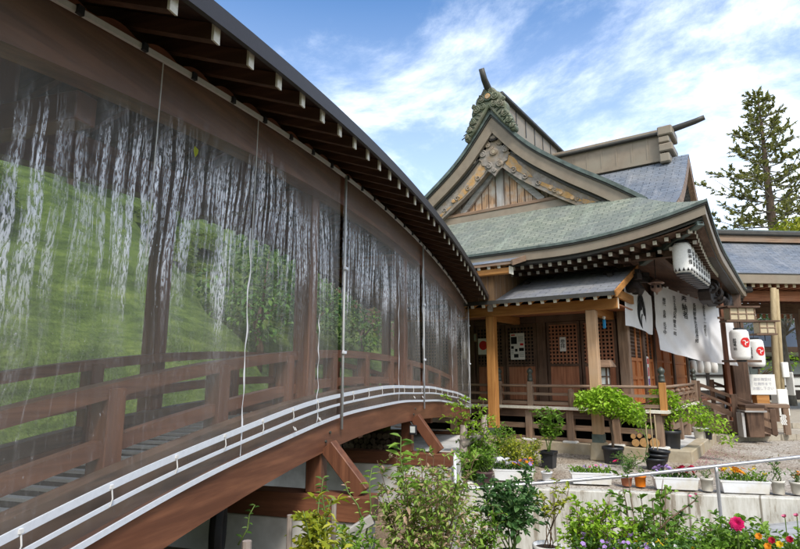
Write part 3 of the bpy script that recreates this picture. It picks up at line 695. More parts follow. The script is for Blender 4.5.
lt = MB(); rp_ = random.Random(77)
for i in range(700):
    x = rp_.uniform(8.5, 18); y = rp_.uniform(-3, 5.2)
    if x < 8.3+(4.12-y)*.437 or (x > 12.1 and y > 1.65): continue
    lt.leaf(Vector((x,y,.007)), Vector((rp_.uniform(-1,1),rp_.uniform(-1,1),.12)), Vector((0,0,1)), rp_.uniform(.025,.06), .022, .3)
o = struct(lt.build('leaf_litter', leafmat('dry_leaves', [(0,(.10,.06,.03)),(.5,(.20,.13,.06)),(1,(.16,.19,.05))])), 'stuff'); tag(o, 'dry fallen leaves scattered over the gravel yard', 'leaves')
# bolt heads where posts and braces meet the side beam
for s in (4.86, 7.86):
    for ds in (-.04, .05):
        bo = MB(); bo.prism([(.014*math.cos(k*1.047), .014*math.sin(k*1.047)) for k in range(6)], lambda a,b,d: tuple(B(s+ds+a, d, hL(s)+1.17+b+ds*.8)), 2.176, 2.189); bo.build('bolt', M['darkiron'], bridge)
# ================================================================== SHRINE HALL
H0 = Vector((13.2, 6.0, 0.2))
hall = thing('shrine_hall', 'old wooden shrine hall with a green copper roof and a carved gable', 'shrine', H0)
def sub(name, parent):
    o = bpy.data.objects.new(name, None); COL.objects.link(o); o.empty_display_size = .1; o.parent = parent; W[o.name] = W[parent.name].copy(); return o
XE, YE = 11.4, 1.0          # eaves lines (side, front); the plan is mirrored about Y=6 and X=17.5
zr = curve([(0,4.44),(.7,4.98),(1.35,5.50),(2.0,5.98),(3,6.66),(4,7.46),(5,8.62)])
def lift(c, d): return .46*max(0,1-c/3.1)**2*max(0,1-d/1.9)
def cside(y): return min(y-YE, 11-y)
def cfront(x): return min(x-XE, 23.6-x)
def side_pt(y, d, k=0): return (XE+d, y, zr(d)+lift(cside(y), d)+k)
def front_pt(x, d, k=0, back=False): return (x, YE+d if not back else 11-d, zr(d)+lift(cfront(x), d)+k)
DS = 2.0
rf = MB()
rf.grid(lambda u,v: side_pt(lerp(YE+v*DS, 11-v*DS, u), v*DS), 60, 10, lambda u,v: (lerp(YE+v*DS, 11-v*DS, u), v*2.6))
for bk in (False, True):
    rf.grid(lambda u,v: front_pt(lerp(XE+v*DS, 23.6-v*DS, u), v*DS, 0, bk), 60, 10, lambda u,v: (lerp(XE+v*DS, 23.6-v*DS, u)+.17, v*2.6))
rf.grid(lambda u,v: (lambda p: (35-p[0], p[1], p[2]))(side_pt(lerp(YE+v*DS, 11-v*DS, u), v*DS)), 30, 6, lambda u,v: (lerp(YE+v*DS, 11-v*DS, u), v*2.6))
rf.build('skirt_roof', M['copper'], hall, smooth=True)
ur = MB()
for bk in (False, True):
    def ufn(u, v):
        x = lerp(12.86, 22.14, u); d = lerp(1.28, 5.0, v); return (x, YE+d if not bk else 11-d, zr(d)+.10)
    ur.grid(ufn, 20, 26, lambda u,v: (lerp(12.86, 22.14, u), 2.0+v*5.2))
ur.build('gable_roof', M['copper'], hall, smooth=True)
# eaves: green lip, brown copper fascia, dark recess, soffit
def band(name, m, k0, k1, inset, depth, parent=hall):
    mb = MB(); n = 60
    def ringpt(i, zo, off):
        # corner-mitred loop of the side (x=XE+off) and the two fronts
        if i <= n: y = lerp(YE+off, 11-off, i/n); yy = lerp(YE, 11, i/n); return (XE+off, y, zr(0)+lift(cside(yy), 0)+zo)
    for side in range(3):
        o = len(mb.v)
        for i in range(n+1):
            for off, zo in ((inset,k0),(inset,k1),(inset+depth,k1),(inset+depth,k0)):
                if side == 0: yy = lerp(YE, 11, i/n); p = (XE+off, lerp(YE+off, 11-off, i/n), zr(0)+lift(cside(yy),0)+zo)
                else:
                    xx = lerp(XE, 23.6, i/n); y = YE+off if side == 1 else 11-off; p = (lerp(XE+off, 23.6-off, i/n), y, zr(0)+lift(cfront(xx),0)+zo)
                mb.v.append(Vector(p))
        for i in range(n):
            for j in range(4):
                a, b = o+i*4+j, o+i*4+(j+1)%4; mb.f.append((a,a+4,b+4,b)); mb.m.append(0)
    return mb.build(name, m, parent)
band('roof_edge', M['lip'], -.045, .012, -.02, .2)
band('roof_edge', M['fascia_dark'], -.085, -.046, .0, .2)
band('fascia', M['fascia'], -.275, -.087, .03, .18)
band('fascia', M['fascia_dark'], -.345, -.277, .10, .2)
def soffit(u, v):
    d = .1+1.75*v; y = lerp(YE+d, 11-d, u); return (XE+d, y, zr(0)-.35+lift(cside(y),0)*max(0,1-d/1.9)+.12*d)
sf = MB(); sf.grid(soffit, 40, 5)
for bk in (False, True):
    def sof2(u, v):
        d = .1+1.85*v; x = lerp(XE+d, 23.6-d, u); return (x, YE+d if not bk else 11-d, zr(0)-.35+lift(cfront(x),0)*max(0,1-d/1.9)+.12*d)
    sf.grid(sof2, 40, 5)
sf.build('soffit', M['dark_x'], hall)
# rafters in two tiers with white painted ends
def raf(L, w, h):
    mb = MB(); mb.box(.006, L, -w/2, w/2, -h, 0); mb.mi = 1; mb.box(-.012, .006, -w/2-.003, w/2+.003, -h-.003, .003); return mb
rA = raf(.75,.068,.075).build('rafter', [M['dark_x'], M['white_paint']], hall, local=True)
rB = raf(1.2,.062,.065).build('rafter', [M['dark_x'], plain('dull_white_end_paint', (.50,.47,.42), .7)], hall, local=True)  # second tier has duller white ends than the first
def putr(proto, first, loc, rz, slope):
    p = W[hall.name].inverted() @ Vector(loc); rot = (0, -slope, rz)
    if first: proto.location = p; proto.rotation_euler = rot
    else: copy_part(proto, hall, p, rot)
y = 1.34; k = 0
while y < 7.2:
    lz = lift(cside(y),0)
    putr(rA, k == 0, (XE+.26, y, zr(0)-.352+lz*.92), 0, .12); putr(rB, k == 0, (XE+.60, y-.02, zr(0)-.445+lz*.75), 0, .12)
    y += .215; k += 1
x = 11.75
while x < 15.4:
    lz = lift(cfront(x),0)
    putr(rA, False, (x, YE+.26, zr(0)-.352+lz*.92), math.pi/2, .12); x += .2
# hip rafter with pale copper cap at the corner
MB().bar((XE+.14,YE+.14,zr(0)-.36+.44),(XE+1.5,YE+1.5,zr(0)-.33+.0), .14, .16).build('hip_rafter', M['lip'], hall, bevel=.01)
# ---- gable
A0 = (12.9, 6.0)
def gp(sgn, d, off):     # point on gable outline offset inwards (downwards normal)
    e = .01; dz = (zr(d+e)-zr(d-e))/(2*e); ln = math.hypot(1, dz)
    y = YE+d; z = zr(d)+.10
    y2 = y + off*dz/ln; z2 = z - off/ln
    if y2 > 6.0: t = (6.0-y)/(y2-y); z2 = z - (off/ln)*1 if False else z2 - (y2-6.0)*0; 
    return (y2 if sgn > 0 else 12-y2, z2)
def gband(name, m, o0, o1, x0, x1, d0=1.28, d1=5.0, taper=0, n=36):
    for sg in (1, -1):
        mb = MB(); o = len(mb.v)
        for i in range(n+1):
            u = i/n; d = lerp(d0, d1, u); w1 = lerp(o0 + (o1-o0)*(1-taper), o1, u)
            (ya, za), (yb, zb) = gp(sg, d, o0), gp(sg, d, w1)
            # clip at the centre line so both halves butt together
            if (yb-6)*sg > 0:
                dd = d
                for _ in range(30):
                    dd -= .02; q = gp(sg, dd, w1)
                    if (q[0]-6)*sg <= 0: break
                yb, zb = 6.0, q[1]
            if (ya-6)*sg > 0: ya = 6.0
            for xx, yy, zz in ((x0,ya,za),(x0,yb,zb),(x1,yb,zb),(x1,ya,za)): mb.v.append(Vector((xx,yy,zz)))
        for i in range(n):
            for j in range(4):
                a, b = o+i*4+j, o+i*4+(j+1)%4; mb.f.append((a,a+4,b+4,b)); mb.m.append(0)
        mb.f.append((0,1,2,3)); mb.m.append(0)
        mb.build(name, m, hall, smooth=False)
gband('verge', M['lip'], -.02, .07, 12.82, 13.3)
gband('verge', M['fascia_dark'], .071, .115, 12.86, 13.3)
gband('bargeboard', M['fascia'], .116, .40, 12.89, 13.25)
gband('bargeboard', M['fascia_dark'], .401, .47, 12.99, 13.25)
gband('carved_board', M['carved_grey'], .471, .93, 13.04, 13.22, taper=.42)
GX = 13.40
# planked wall inside the gable (stops behind the boards)
gw = MB(); pts = [(2.9,5.9),(9.1,5.9)] + [(12-gp(1,d,.6)[0], gp(1,d,.6)[1]) for d in (2.2,2.8,3.4,4.0,4.4)] + [(6.0,7.75)] + [(gp(1,d,.6)[0], gp(1,d,.6)[1]) for d in (4.4,4.0,3.4,2.8,2.2)]
gw.prism(pts, lambda a,b,d: (d,a,b), GX, GX+.1); gw.build('gable_wall', M['gable_wood'], hall)
gbt = MB(); yb = 4.7
while yb < 7.4: gbt.box(GX-.012, GX-.001, yb, yb+.018, 6.1, 7.75-abs(yb-6)*.85); yb += .21
gbt.build('plank_joint', M['dark_z'], hall)
bx = GX-.03
MB().box(GX-.13, GX-.02, 5.9, 6.1, 6.095, 7.60).build('gable_strut', M['grey_z'], hall, bevel=.01)
for sg in (1,-1): MB().bar((GX-.075, 6+sg*1.18, 6.10), (GX-.075, 6+sg*.20, 7.14), .1, .17, (0,0,1)).build('gable_strut', M['grey_y'], hall, bevel=.01)
MB().box(GX-.24, GX-.002, 3.2, 8.8, 6.0, 6.09).build('gable_sill', M['old_y'], hall, bevel=.01)
lg_ = MB(); lg_.hexa([(13.16,3.0,5.80),(13.42,3.0,5.80),(13.42,9.0,5.80),(13.16,9.0,5.80),(13.18,3.0,5.998),(13.42,3.0,5.998),(13.42,9.0,5.998),(13.18,9.0,5.998)]); lg_.build('gable_apron', M['fascia'], hall)
# side triangles behind the board: dark slate-coloured planks
# crest disc, pendant, gold
def disc(mb, c, r, x0, x1, n=24): mb.prism([(r*math.cos(2*math.pi*i/n), r*math.sin(2*math.pi*i/n)) for i in range(n)], lambda a,b,d: (d, c[0]+a, c[1]+b), x0, x1)
zc = gp(1, 4.86, .47)[1] - .18
cm = MB(); disc(cm, (6.0, zc), .185, 12.95, 13.036); crest = cm.build('crest_disc', M['bracket'], hall)
def comma(mb, fn, R0, a0, n=16, m=3, *_):
    o = len(mb.v); rows = []; c, h = .48, .36
    for i in range(6):
        t = -R(48.0)*(1-i/6.0); q = math.sqrt(max(1e-4, h*h - (c*math.sin(t))**2)); rows.append((t, c*math.cos(t)-q, c*math.cos(t)+q))
    for i in range(n+1):
        u = i/n; t = R(150)*u; ro = .84+.16*smooth01(0, R(60), t); rows.append((t, ro - .72*(1-u)**1.1 - .004, ro))
    for a, ri, ro in rows:
        for j in range(m+1):
            r = R0*lerp(ri, ro, j/m); mb.v.append(Vector(fn(r*math.cos(a0+a), r*math.sin(a0+a))))
    for i in range(len(rows)-1):
        for j in range(m):
            a = o+i*(m+1)+j; mb.f.append((a,a+1,a+m+2,a+m+1)); mb.m.append(mb.mi)
mk = MB()
for q in range(3): comma(mk, lambda a,b: (12.945, 6.0+a, zc+b), .14, q*2.094+.4)
mk.build('crest_mark', M['carved_grey'], crest)
tor = MB()
tor.grid(lambda u,v: (12.95+.022*math.sin(v*6.283), 6+(.185+.022*math.cos(v*6.283))*math.cos(u*6.283), zc+(.185+.022*math.cos(v*6.283))*math.sin(u*6.283)), 24, 6); tor.build('crest_rim', M['bracket'], crest, smooth=True)
# gegyo pendant: carved foliage drop
PS=1.12
half = [(0,.42),(.16,.40),(.27,.24),(.42,.16),(.62,.02),(.74,-.10),(.66,-.19),(.52,-.15),(.44,-.05),(.36,-.12),(.33,-.24),(.22,-.28),(.19,-.40),(.10,-.46),(0,-.58)]
half = [(a*PS,b*PS) for a,b in half]
zg = zc - .55
outl = half + [(-a,b) for a,b in reversed(half[1:-1])]
pg = MB(); pg.prism(outl, lambda a,b,d: (d, 6+a, zg+b), 12.99, 13.035); pend = pg.build('pendant', M['carved_grey'], hall, bevel=.012)
def torus(mb, cx, cy, cz, r, q, nu=14, nv=6, sweep_=1.0, a0=0):
    mb.grid(lambda u,v: (cx+q*math.sin(v*6.283)*.8, cy+(r+q*math.cos(v*6.283))*math.cos(a0+u*6.283*sweep_), cz+(r+q*math.cos(v*6.283))*math.sin(a0+u*6.283*sweep_)), nu, nv)
def spiral(mb, cx, cy, cz, r, q, turns=1.6, a0=0, sg=1):
    n = 15; pts = []
    for i in range(n):
        u = i/(n-1); a = a0 + sg*u*turns*6.283; rr_ = r*(1-.82*u); pts.append((cx-.25*q*u*3, cy+rr_*math.cos(a), cz+rr_*math.sin(a)))
    mb.tube(pts, [q*(1-.45*i/(n-1)) for i in range(n)], 6)
def dome(mb, cx, cy, cz, ry, rz_, h):
    o = len(mb.v); k = 12
    for j in range(4):
        c_ = math.cos(j*.5236); s_ = math.sin(j*.5236)
        for i in range(k): mb.v.append(Vector((cx-h*s_, cy+ry*c_*math.cos(i*.5236), cz+rz_*c_*math.sin(i*.5236))))
    for j in range(3):
        for i in range(k): a = o+j*k+i; b = o+j*k+(i+1)%k; mb.f.append((a,b,b+k,a+k)); mb.m.append(0)
for a, b, r in [(a*PS,b*PS,r*PS) for a,b,r in ((.30,.05,.09),(-.30,.05,.09),(.56,-.08,.07),(-.56,-.08,.07),(.14,-.28,.08),(-.14,-.28,.08),(0,.05,.10),(0,-.42,.05),(.16,.25,.07),(-.16,.25,.07))]: (lambda sc: (spiral(sc, 12.98, 6+a, zg+b, r*1.1, .022, 1.4, 1.5, 1 if a > 0 else -1), dome(sc, 12.99, 6+a, zg+b, r*1.15, r, .03), sc.build('carved_scroll', M['carved_grey'], pend, smooth=True)))(MB())
fl = MB()
for a in range(6): fl.lathe([(.001,0)], (0,0,0), 3, False) if False else None
disc(fl, (6.0, zg+.05), .05, 12.955, 12.99, 10); fl.build('pendant_boss', M['stone'], pend)
# gilded strips and bosses on the carved boards
def gold_strip(name, d0, d1, o0, o1, w, sgs=(1,-1)):
    for sg in sgs:
        mb = MB(); n = 14; rg2 = random.Random(int(d0*100)+sg)
        for i in range(n+1):
            u = i/n; d = lerp(d0, d1, u); ww = w*math.sin(math.pi*min(1,u*.92+.08))**.6*(.75+.4*rg2.random()); c = lerp(o0, o1, u)
            for off in (c-ww/2, c+ww/2):
                yy, zz = gp(sg, d, off); mb.v.append(Vector((13.022-.012*math.sin(math.pi*u), yy, zz)))
            mb.v[-1].x = 13.03
        for i in range(n): mb.f.append((i*2,i*2+2,i*2+3,i*2+1)); mb.m.append(0)
        mb.build(name, M['gold'], hall, smooth=True)
gold_strip('gilding', 4.62, 3.30, .68, .74, .26, (-1,))
gold_strip('gilding', 4.66, 3.55, .62, .66, .24, (1,))
gold_strip('gilding', 3.40, 2.35, .70, .66, .15, (1,))
gold_strip('gilding', 2.4, 1.4, .64, .60, .17, (1,))
gold_strip('gilding', 3.2, 2.3, .74, .68, .07, (-1,))
for sg, lst in ((1,(3.1,2.86,2.60,2.1,1.75)),(-1,(3.3,))):
    for d in lst:
        yy, zz = gp(sg, d, .68); mb = MB(); disc(mb, (yy, zz), .055, 13.0, 13.039, 12); mb.build('gold_boss', M['gold'], hall, bevel=.008)
for sg in (1,-1):   # carved scroll knobs running along each board
    for i, d in enumerate((4.2,3.95,3.7,3.4,3.0,2.5,2.0,1.65)):
        yy, zz = gp(sg, d, .80-.03*i); cb = MB(); spiral(cb, 13.03, yy, zz, .095-.006*i, .022, 1.3, i, sg); None; cb.build('carved_scroll', M['carved_grey'], hall, smooth=True)
# ---- main ridge, ridge-end ornament
MB().box(13.0, 22.0, 5.80, 6.20, 8.5, 9.16).build('ridge_box', M['fascia'], hall)
MB().box(12.98, 22.0, 5.68, 6.32, 9.161, 9.26).build('ridge_cap', M['fascia_dark'], hall, bevel=.02)
rb = MB()
for i in range(12): rb.box(13.4+i*.7, 13.45+i*.7, 5.785, 6.215, 8.6, 9.155)
rb.build('ridge_batten', M['fascia_dark'], hall)
OK=.70
hf = [(0,9.62),(.14,9.60),(.26,9.50),(.36,9.36),(.50,9.28),(.56,9.10),(.54,8.98),(.66,8.90),(.74,8.72),(.72,8.56),(.84,8.44),(.92,8.26),(.90,8.10),(1.02,7.96),(1.08,7.78),(1.0,7.66),(.86,7.70),(.80,7.86),(.62,8.02),(.42,8.28),(.20,8.58),(0,8.80)]
hf = [(a*.70, 8.72+(b-8.72)*OK-(.06 if b<8.72 else 0)) for a,b in hf]
on = MB(); on.prism(hf + [(-a,b) for a,b in reversed(hf[1:-1])], lambda a,b,d: (d, 6+a, b), 12.72, 12.98)
orn = on.build('ridge_ornament', M['patina'], hall, bevel=.03)
for sg in (1,-1):
    for a, b, r, q in ((.30,9.16,.17,.045),(.30,9.16,.08,.035),(.50,8.78,.16,.045),(.50,8.78,.07,.035),(.68,8.42,.14,.04),(.84,8.12,.12,.04),(.95,7.86,.09,.035),(.14,9.42,.11,.035),(.62,8.95,.09,.03),(.25,8.85,.13,.035)):
        (lambda os_: (spiral(os_, 12.70, 6+sg*a*.70, 8.72+(b-8.72)*OK-(.06 if b<8.72 else 0), r*.72, q*.62, 1.9, 1.2, sg), dome(os_, 12.72, 6+sg*a*.70, 8.72+(b-8.72)*OK-(.06 if b<8.72 else 0), r*.82, r*.72, .03), os_.build('ornament_scroll', M['patina'], orn, smooth=True)))(MB())
og = MB()
for sg in (1,-1):
    for i in range(9):
        a0 = .22+.06*i; b0 = 8.84-.10*i
        og.tube([(12.715, 6+sg*(a0-.10), b0-.06), (12.70, 6+sg*(a0+.02), b0+.02), (12.715, 6+sg*(a0+.12), b0-.02)], .016, 5)
og.build('ornament_grooves', M['patina_dark'], orn, smooth=True)
mb = MB(); disc(mb, (6.0, 9.06), .08, 12.66, 12.719, 16); mb.build('ornament_boss', M['gold'], orn, bevel=.012)
mb = MB(); torus(mb, 12.69, 6, 9.06, .11, .025); mb.build('boss_ring', M['patina_dark'], orn, smooth=True)
MB().tube([(13.1,6,9.16),(12.75,6,9.30),(12.52,6,9.48),(12.36,6,9.72)], [.105,.10,.085,.075], 12).build('ridge_horn', M['fascia_dark'], hall, smooth=True)
# ---- front dormer (its ridge runs out towards the front)
dz = curve([(0,8.06),(.5,7.62),(1.0,7.18),(1.8,6.58),(2.6,6.08),(3.4,5.70)])
dm = sub('dormer', hall)
for sg in (-1, 1):
    mb = MB(); mb.grid(lambda u,v: (17.5+sg*3.4*u, lerp(1.86,6.0,v), dz(3.4*u)), 22, 10, lambda u,v: (v*4.1, u*4.4)); mb.build('dormer_roof', M['slate'], dm, smooth=True)
    mb = MB(); n = 16
    for i in range(n+1):
        x = 17.5+sg*3.3*i/n; z = dz(3.3*i/n)
        for yy, zz in ((1.87,z-.03),(1.87,z-.36),(2.02,z-.36),(2.02,z-.03)): mb.v.append(Vector((x,yy,zz)))
    for i in range(n):
        for j in range(4): a, b = i*4+j, i*4+(j+1)%4; mb.f.append((a,a+4,b+4,b)); mb.m.append(0)
    mb.build('dormer_bargeboard', M['old_x'], dm)
mb = MB(); mb.prism([(17.5,7.4),(15.6,5.7),(19.4,5.7)], lambda a,b,d: (a,d,b), 2.5, 2.6); mb.build('dormer_wall', M['gable_wood'], dm)
MB().box(17.24, 17.76, 2.55, 6.0, 7.95, 8.72).build('ridge_box', M['fascia'], dm)
MB().box(17.1, 17.9, 2.45, 6.0, 8.721, 8.80).build('ridge_cap', M['fascia_dark'], dm, bevel=.02); MB().box(17.2, 17.8, 2.35, 6.0, 8.801, 8.92).build('ridge_cap', M['fascia'], dm, bevel=.03)
mb = MB()
for i in range(7): mb.box(17.225, 17.775, 2.9+i*.45, 2.95+i*.45, 8.0, 8.715)
mb.box(17.22, 17.78, 2.5, 6.0, 7.92, 8.03); mb.build('ridge_batten', M['fascia'], dm)
oe = MB()
for i, (h, z, yb_) in enumerate(((.30,.0,2.18),(.22,-.30,2.28),(.26,-.54,2.20),(.30,-.82,2.3))): oe.box(16.98+.03*(i%2), 18.02-.03*(i%2), yb_, 2.58, 8.62+z-h+.3, 8.62+z+.28)
oe.build('ridge_end_stack', M['fascia'], dm, bevel=.03)
MB().tube([(17.5,2.5,8.90),(17.5,2.1,8.95),(17.5,1.62,9.02),(17.5,1.36,9.08)], [.10,.095,.085,.075], 12).build('ridge_horn', M['fascia_dark'], dm, smooth=True)
# ---- walls of the hall
XW, YF = 13.2, 3.0
def wbox(name, m, *a, bev=.006): return MB().box(*a).build(name, M[m], hall, bevel=bev)
wbox('core_wall', 'dark_y', XW+.10, 21.8, YF+.10, 8.9, .22, 4.5, bev=0)
for yy in (3.06, 4.98, 6.92, 8.94): wbox('column', 'old_z' if yy < 4 else 'dark_z', XW-.06, XW+.16, yy-.11, yy+.11, .2, 4.3, bev=.012)
for xx in (14.78, 16.1, 18.9, 21.7): wbox('column', 'dark_z', xx-.11, xx+.11, YF-.06, YF+.16, .2, 4.3, bev=.012)
for z0, z1, q in ((2.93,3.14,.03),(3.55,3.70,.02),(3.86,4.06,.04)):
    wbox('tie_rail', 'dark_y', XW-q, XW+.099, 3.18, 8.8, z0, z1); wbox('tie_rail', 'dark_x', XW+.2, 21.7, YF-q, YF+.099, z0, z1)
for y0, y1, dcol in ((3.20,4.86,'door'),(5.10,6.80,'door'),(7.04,8.82,'dark')):
    pn = sub('lattice_door', hall); n = 2
    for kx in range(n):
        a, b = lerp(y0,y1,kx/n)+.012, lerp(y0,y1,(kx+1)/n)-.012
        mb = MB(); mb.box(XW+.02, XW+.07, a, b, 1.0, 1.90); mb.build('door_panel', M[dcol+'_z'] if kx < 9 else None, pn)
        mb = MB()
        for q in (a, b-.06): mb.box(XW-.01, XW+.075, q, q+.06, .99, 2.92)
        for z in (.99, 1.86, 2.86): mb.box(XW-.008, XW+.073, a+.061, b-.061, z, z+.06)
        mb.build('door_frame', M['dark_z'], pn)
        mb = MB(); yy = a+.06
        while yy < b-.05: mb.box(XW+.0, XW+.03, yy, yy+.034, 1.92, 2.86); yy += .088
        zz = 1.95
        while zz < 2.86: mb.box(XW+.003, XW+.027, a+.06, b-.06, zz, zz+.034); zz += .088
        mb.build('lattice', M[('door' if y0 < 4 else 'dark')+'_z'], pn)
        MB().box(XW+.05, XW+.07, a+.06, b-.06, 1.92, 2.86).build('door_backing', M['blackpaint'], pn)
# front doors, reddish panels
for x0, x1 in ((13.36,14.08),(14.09,14.66),(14.90,15.45),(15.46,15.98),(16.25,17.5),(17.52,18.78),(19.05,21.5)):
    pn = sub('panelled_door', hall)
    MB().box(x0+.05, x1-.05, YF+.03, YF+.07, 1.0, 2.92).build('door_panel', M['front_door'], pn)
    mb = MB()
    for q in (x0, x1-.07): mb.box(q, q+.07, YF-.01, YF+.075, .99, 2.92)
    for z in (.99, 1.55, 1.98, 2.84): mb.box(x0+.071, x1-.071, YF-.008, YF+.073, z, z+.07)
    mb.build('door_frame', M['front_door'], pn)
    if x1 < 16:
        mb = MB(); z = 2.09
        while z < 2.84: mb.box(x0+.07, x1-.07, YF+.0, YF+.035, z, z+.03); z += .085
        q = x0+.1
        while q < x1-.08: mb.box(q, q+.02, YF+.004, YF+.03, 2.06, 2.84); q += .09
        mb.build('lattice', M['dark_x'], pn)
# bracket sets under the eaves at the corner and along the wall
def bracket(c, rz):
    mb = MB(); c = Vector(c); m = Matrix.Rotation(rz, 3, 'Z')
    def bx_(x, y, z, sx, sy, sz): mb.obox(c + m @ Vector((x,y,z)), (sx,sy,sz), rz)
    bx_(0,0,.0,.26,.26,.15); bx_(-.05,0,.14,.9,.12,.13); bx_(0,0,.141,.121,.9,.128)
    for q in (-.38,0,.38): bx_(0,q,.255,.17,.17,.10)
    bx_(-.42,0,.256,.17,.17,.10); bx_(-.2,0,.37,1.2,.115,.12); bx_(-.3,0,.371,.118,1.1,.118)
    for q in (-.45,0,.45): bx_(-.3,q,.485,.16,.16,.1)
    for q in (0,.5):  # carved nosing
        mb.tube([c+m@Vector((-.45,q*.1,.12)), c+m@Vector((-.72,q*.1,.16)), c+m@Vector((-.86,q*.1,.05)), c+m@Vector((-.80,q*.1,-.06))], [.09,.085,.06,.02], 8)
    return mb
for c, rz in (((XW-.05,3.06,3.42),0),((XW-.05,3.06,3.40),math.pi/4),((XW-.05,4.98,3.42),0),((XW-.05,6.92,3.42),0)):
    bracket(c, rz).build('bracket_set', M['bracket'], hall, bevel=.008)
# corner dragon-like carving (abstract scrolls)
mb = MB()
for i, (a, b, r) in enumerate(((.0,.0,.13),(.2,.12,.10),(-.15,.18,.10),(.05,.30,.09),(-.28,.02,.08),(.28,-.08,.08))): torus(mb, 12.75, 3.0+a, 3.62+b, r, .035)
mb.build('corner_carving', M['bracket'], hall, smooth=True)
wbox('eaves_purlin', 'dark_y', 12.3, 12.46, 1.6, 8.9, 4.06, 4.2); wbox('eaves_purlin', 'dark_x', 12.3, 21.7, 1.96, 2.1, 4.07, 4.21)
# ---- veranda
ver = sub('veranda', hall)
mb = MB(); mb.box(12.26, XW-.005, 2.16, 8.8, .89, .955); mb.box(XW-.004, 21.0, 2.16, YF-.005, .89, .955); mb.build('floor', M['door_y'], ver)
mb = MB(); mb.box(12.18, 12.258, 2.08, 7.0, .905, .968); mb.box(12.26, 16.9, 2.08, 2.158, .905, .968); mb.build('floor_edge', M['white_paint'], ver)
mb = MB(); mb.box(12.28, 12.42, 2.2, 8.8, .72, .889); mb.box(12.43, 16.8, 2.2, 2.34, .72, .889); mb.build('edge_beam', M['dark_y'], ver)
for yy in (2.30, 3.12, 4.08, 5.03, 6.0, 7.0): MB().box(12.27, 12.43, yy-.08, yy+.08, .2, .885).build('floor_post', M['old_z'], ver, bevel=.012)
for xx in (13.4, 14.5, 15.6, 16.6): MB().box(xx-.08, xx+.08, 2.19, 2.35, .2, .885).build('floor_post', M['old_z'], ver, bevel=.012)
for yy in (2.30, 3.12, 4.08, 5.03, 6.0): MB().box(12.17, 12.53, yy-.16, yy+.16, .195, .255).build('base_stone', M['concrete'], ver, bevel=.02)
mb = MB(); mb.box(12.32, 12.39, 2.3, 8.8, .47, .58); mb.box(12.32, 12.39, 2.3, 8.8, .235, .30); mb.box(12.4, 16.8, 2.24, 2.31, .47, .58); mb.build('ground_rail', M['old_y'], ver)
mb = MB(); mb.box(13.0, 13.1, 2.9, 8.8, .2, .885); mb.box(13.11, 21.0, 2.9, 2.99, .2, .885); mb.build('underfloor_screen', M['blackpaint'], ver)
def rail_run(p, q, posts, tall):
    p, q = Vector(p), Vector(q); d = (q-p).normalized(); ax = 'y' if abs(d.y) > .7 else 'x'
    r_ = sub('railing', ver)
    MB().tube([p+Vector((0,0,.445)), q+Vector((0,0,.445))], .032, 8).build('top_rail', M['old_'+ax], r_, smooth=True)
    MB().bar(p+Vector((0,0,.265)), q+Vector((0,0,.265)), .05, .06).build('middle_rail', M['old_'+ax], r_)
    MB().bar(p+Vector((0,0,.065)), q+Vector((0,0,.065)), .07, .07).build('bottom_rail', M['old_'+ax], r_)
    L = (q-p).length
    for u in posts:
        c = p + d*u
        MB().obox(c+Vector((0,0,.15)), (.07,.07,.24), 0).build('strut', M['old_z'], r_); 
        mb = MB(); mb.obox(c+Vector((0,0,.345)), (.12,.12,.08), 0); mb.build('strut_block', M['old_z'], r_, bevel=.025)
    for u in tall:
        c = p + d*u
        pm = MB().obox(c+Vector((0,0,.22)), (.125,.125,.64), 0).build('newel_post', M['cedar_z'] if (c.y < 2.4 and c.x < 12.5) else M['old_z'], r_, bevel=.008)
        MB().lathe([(.062,0),(.066,.04),(.058,.05),(.058,.115),(.066,.125),(.05,.14),(.042,.165),(.066,.20),(.070,.235),(.05,.275),(.012,.31)], c+Vector((0,0,.541)), 14).build('newel_cap', M['darkiron'], pm, smooth=True)
rail_run((12.27,2.17,.97),(12.27,8.6,.97), [.9,1.85,3.75,4.7,5.6], [0.0,2.78,3.55])
rail_run((12.40,2.16,.97),(16.6,2.16,.97), [.8,1.5,2.2,2.9,3.6], [4.2])
# plain newel stump near the maple
MB().lathe([(.07,0),(.07,.30),(.05,.36),(.01,.40)], (12.27,4.02,.97), 12).build('rail_stump', M['old_z'], ver, smooth=True)
# front steps with handrails
st = sub('front_steps', hall)
for i in range(5): MB().box(16.9, 19.9, 2.1-.3*(i+1), 2.1-.3*i+.02, .2, .95-.16*(i+1)+.0).build('step', M['old_x'], st, bevel=.01)
for xx in (16.75, 20.0):
    MB().bar((xx,2.1,1.42),(xx,.5,.75), .07, .08).build('step_rail', M['dark_y'], st); MB().bar((xx,2.1,1.2),(xx,.5,.5), .06, .06).build('step_rail', M['dark_y'], st)
    MB().bar((xx,2.0,.95),(xx,.45,.22), .09, .12).build('stringer', M['dark_y'], st)
    for yy in (2.1,1.3,.5): MB().box(xx-.06, xx+.06, yy-.06, yy+.06, .2, 1.5-(2.1-yy)*.42).build('step_post', M['dark_z'], st, bevel=.008)
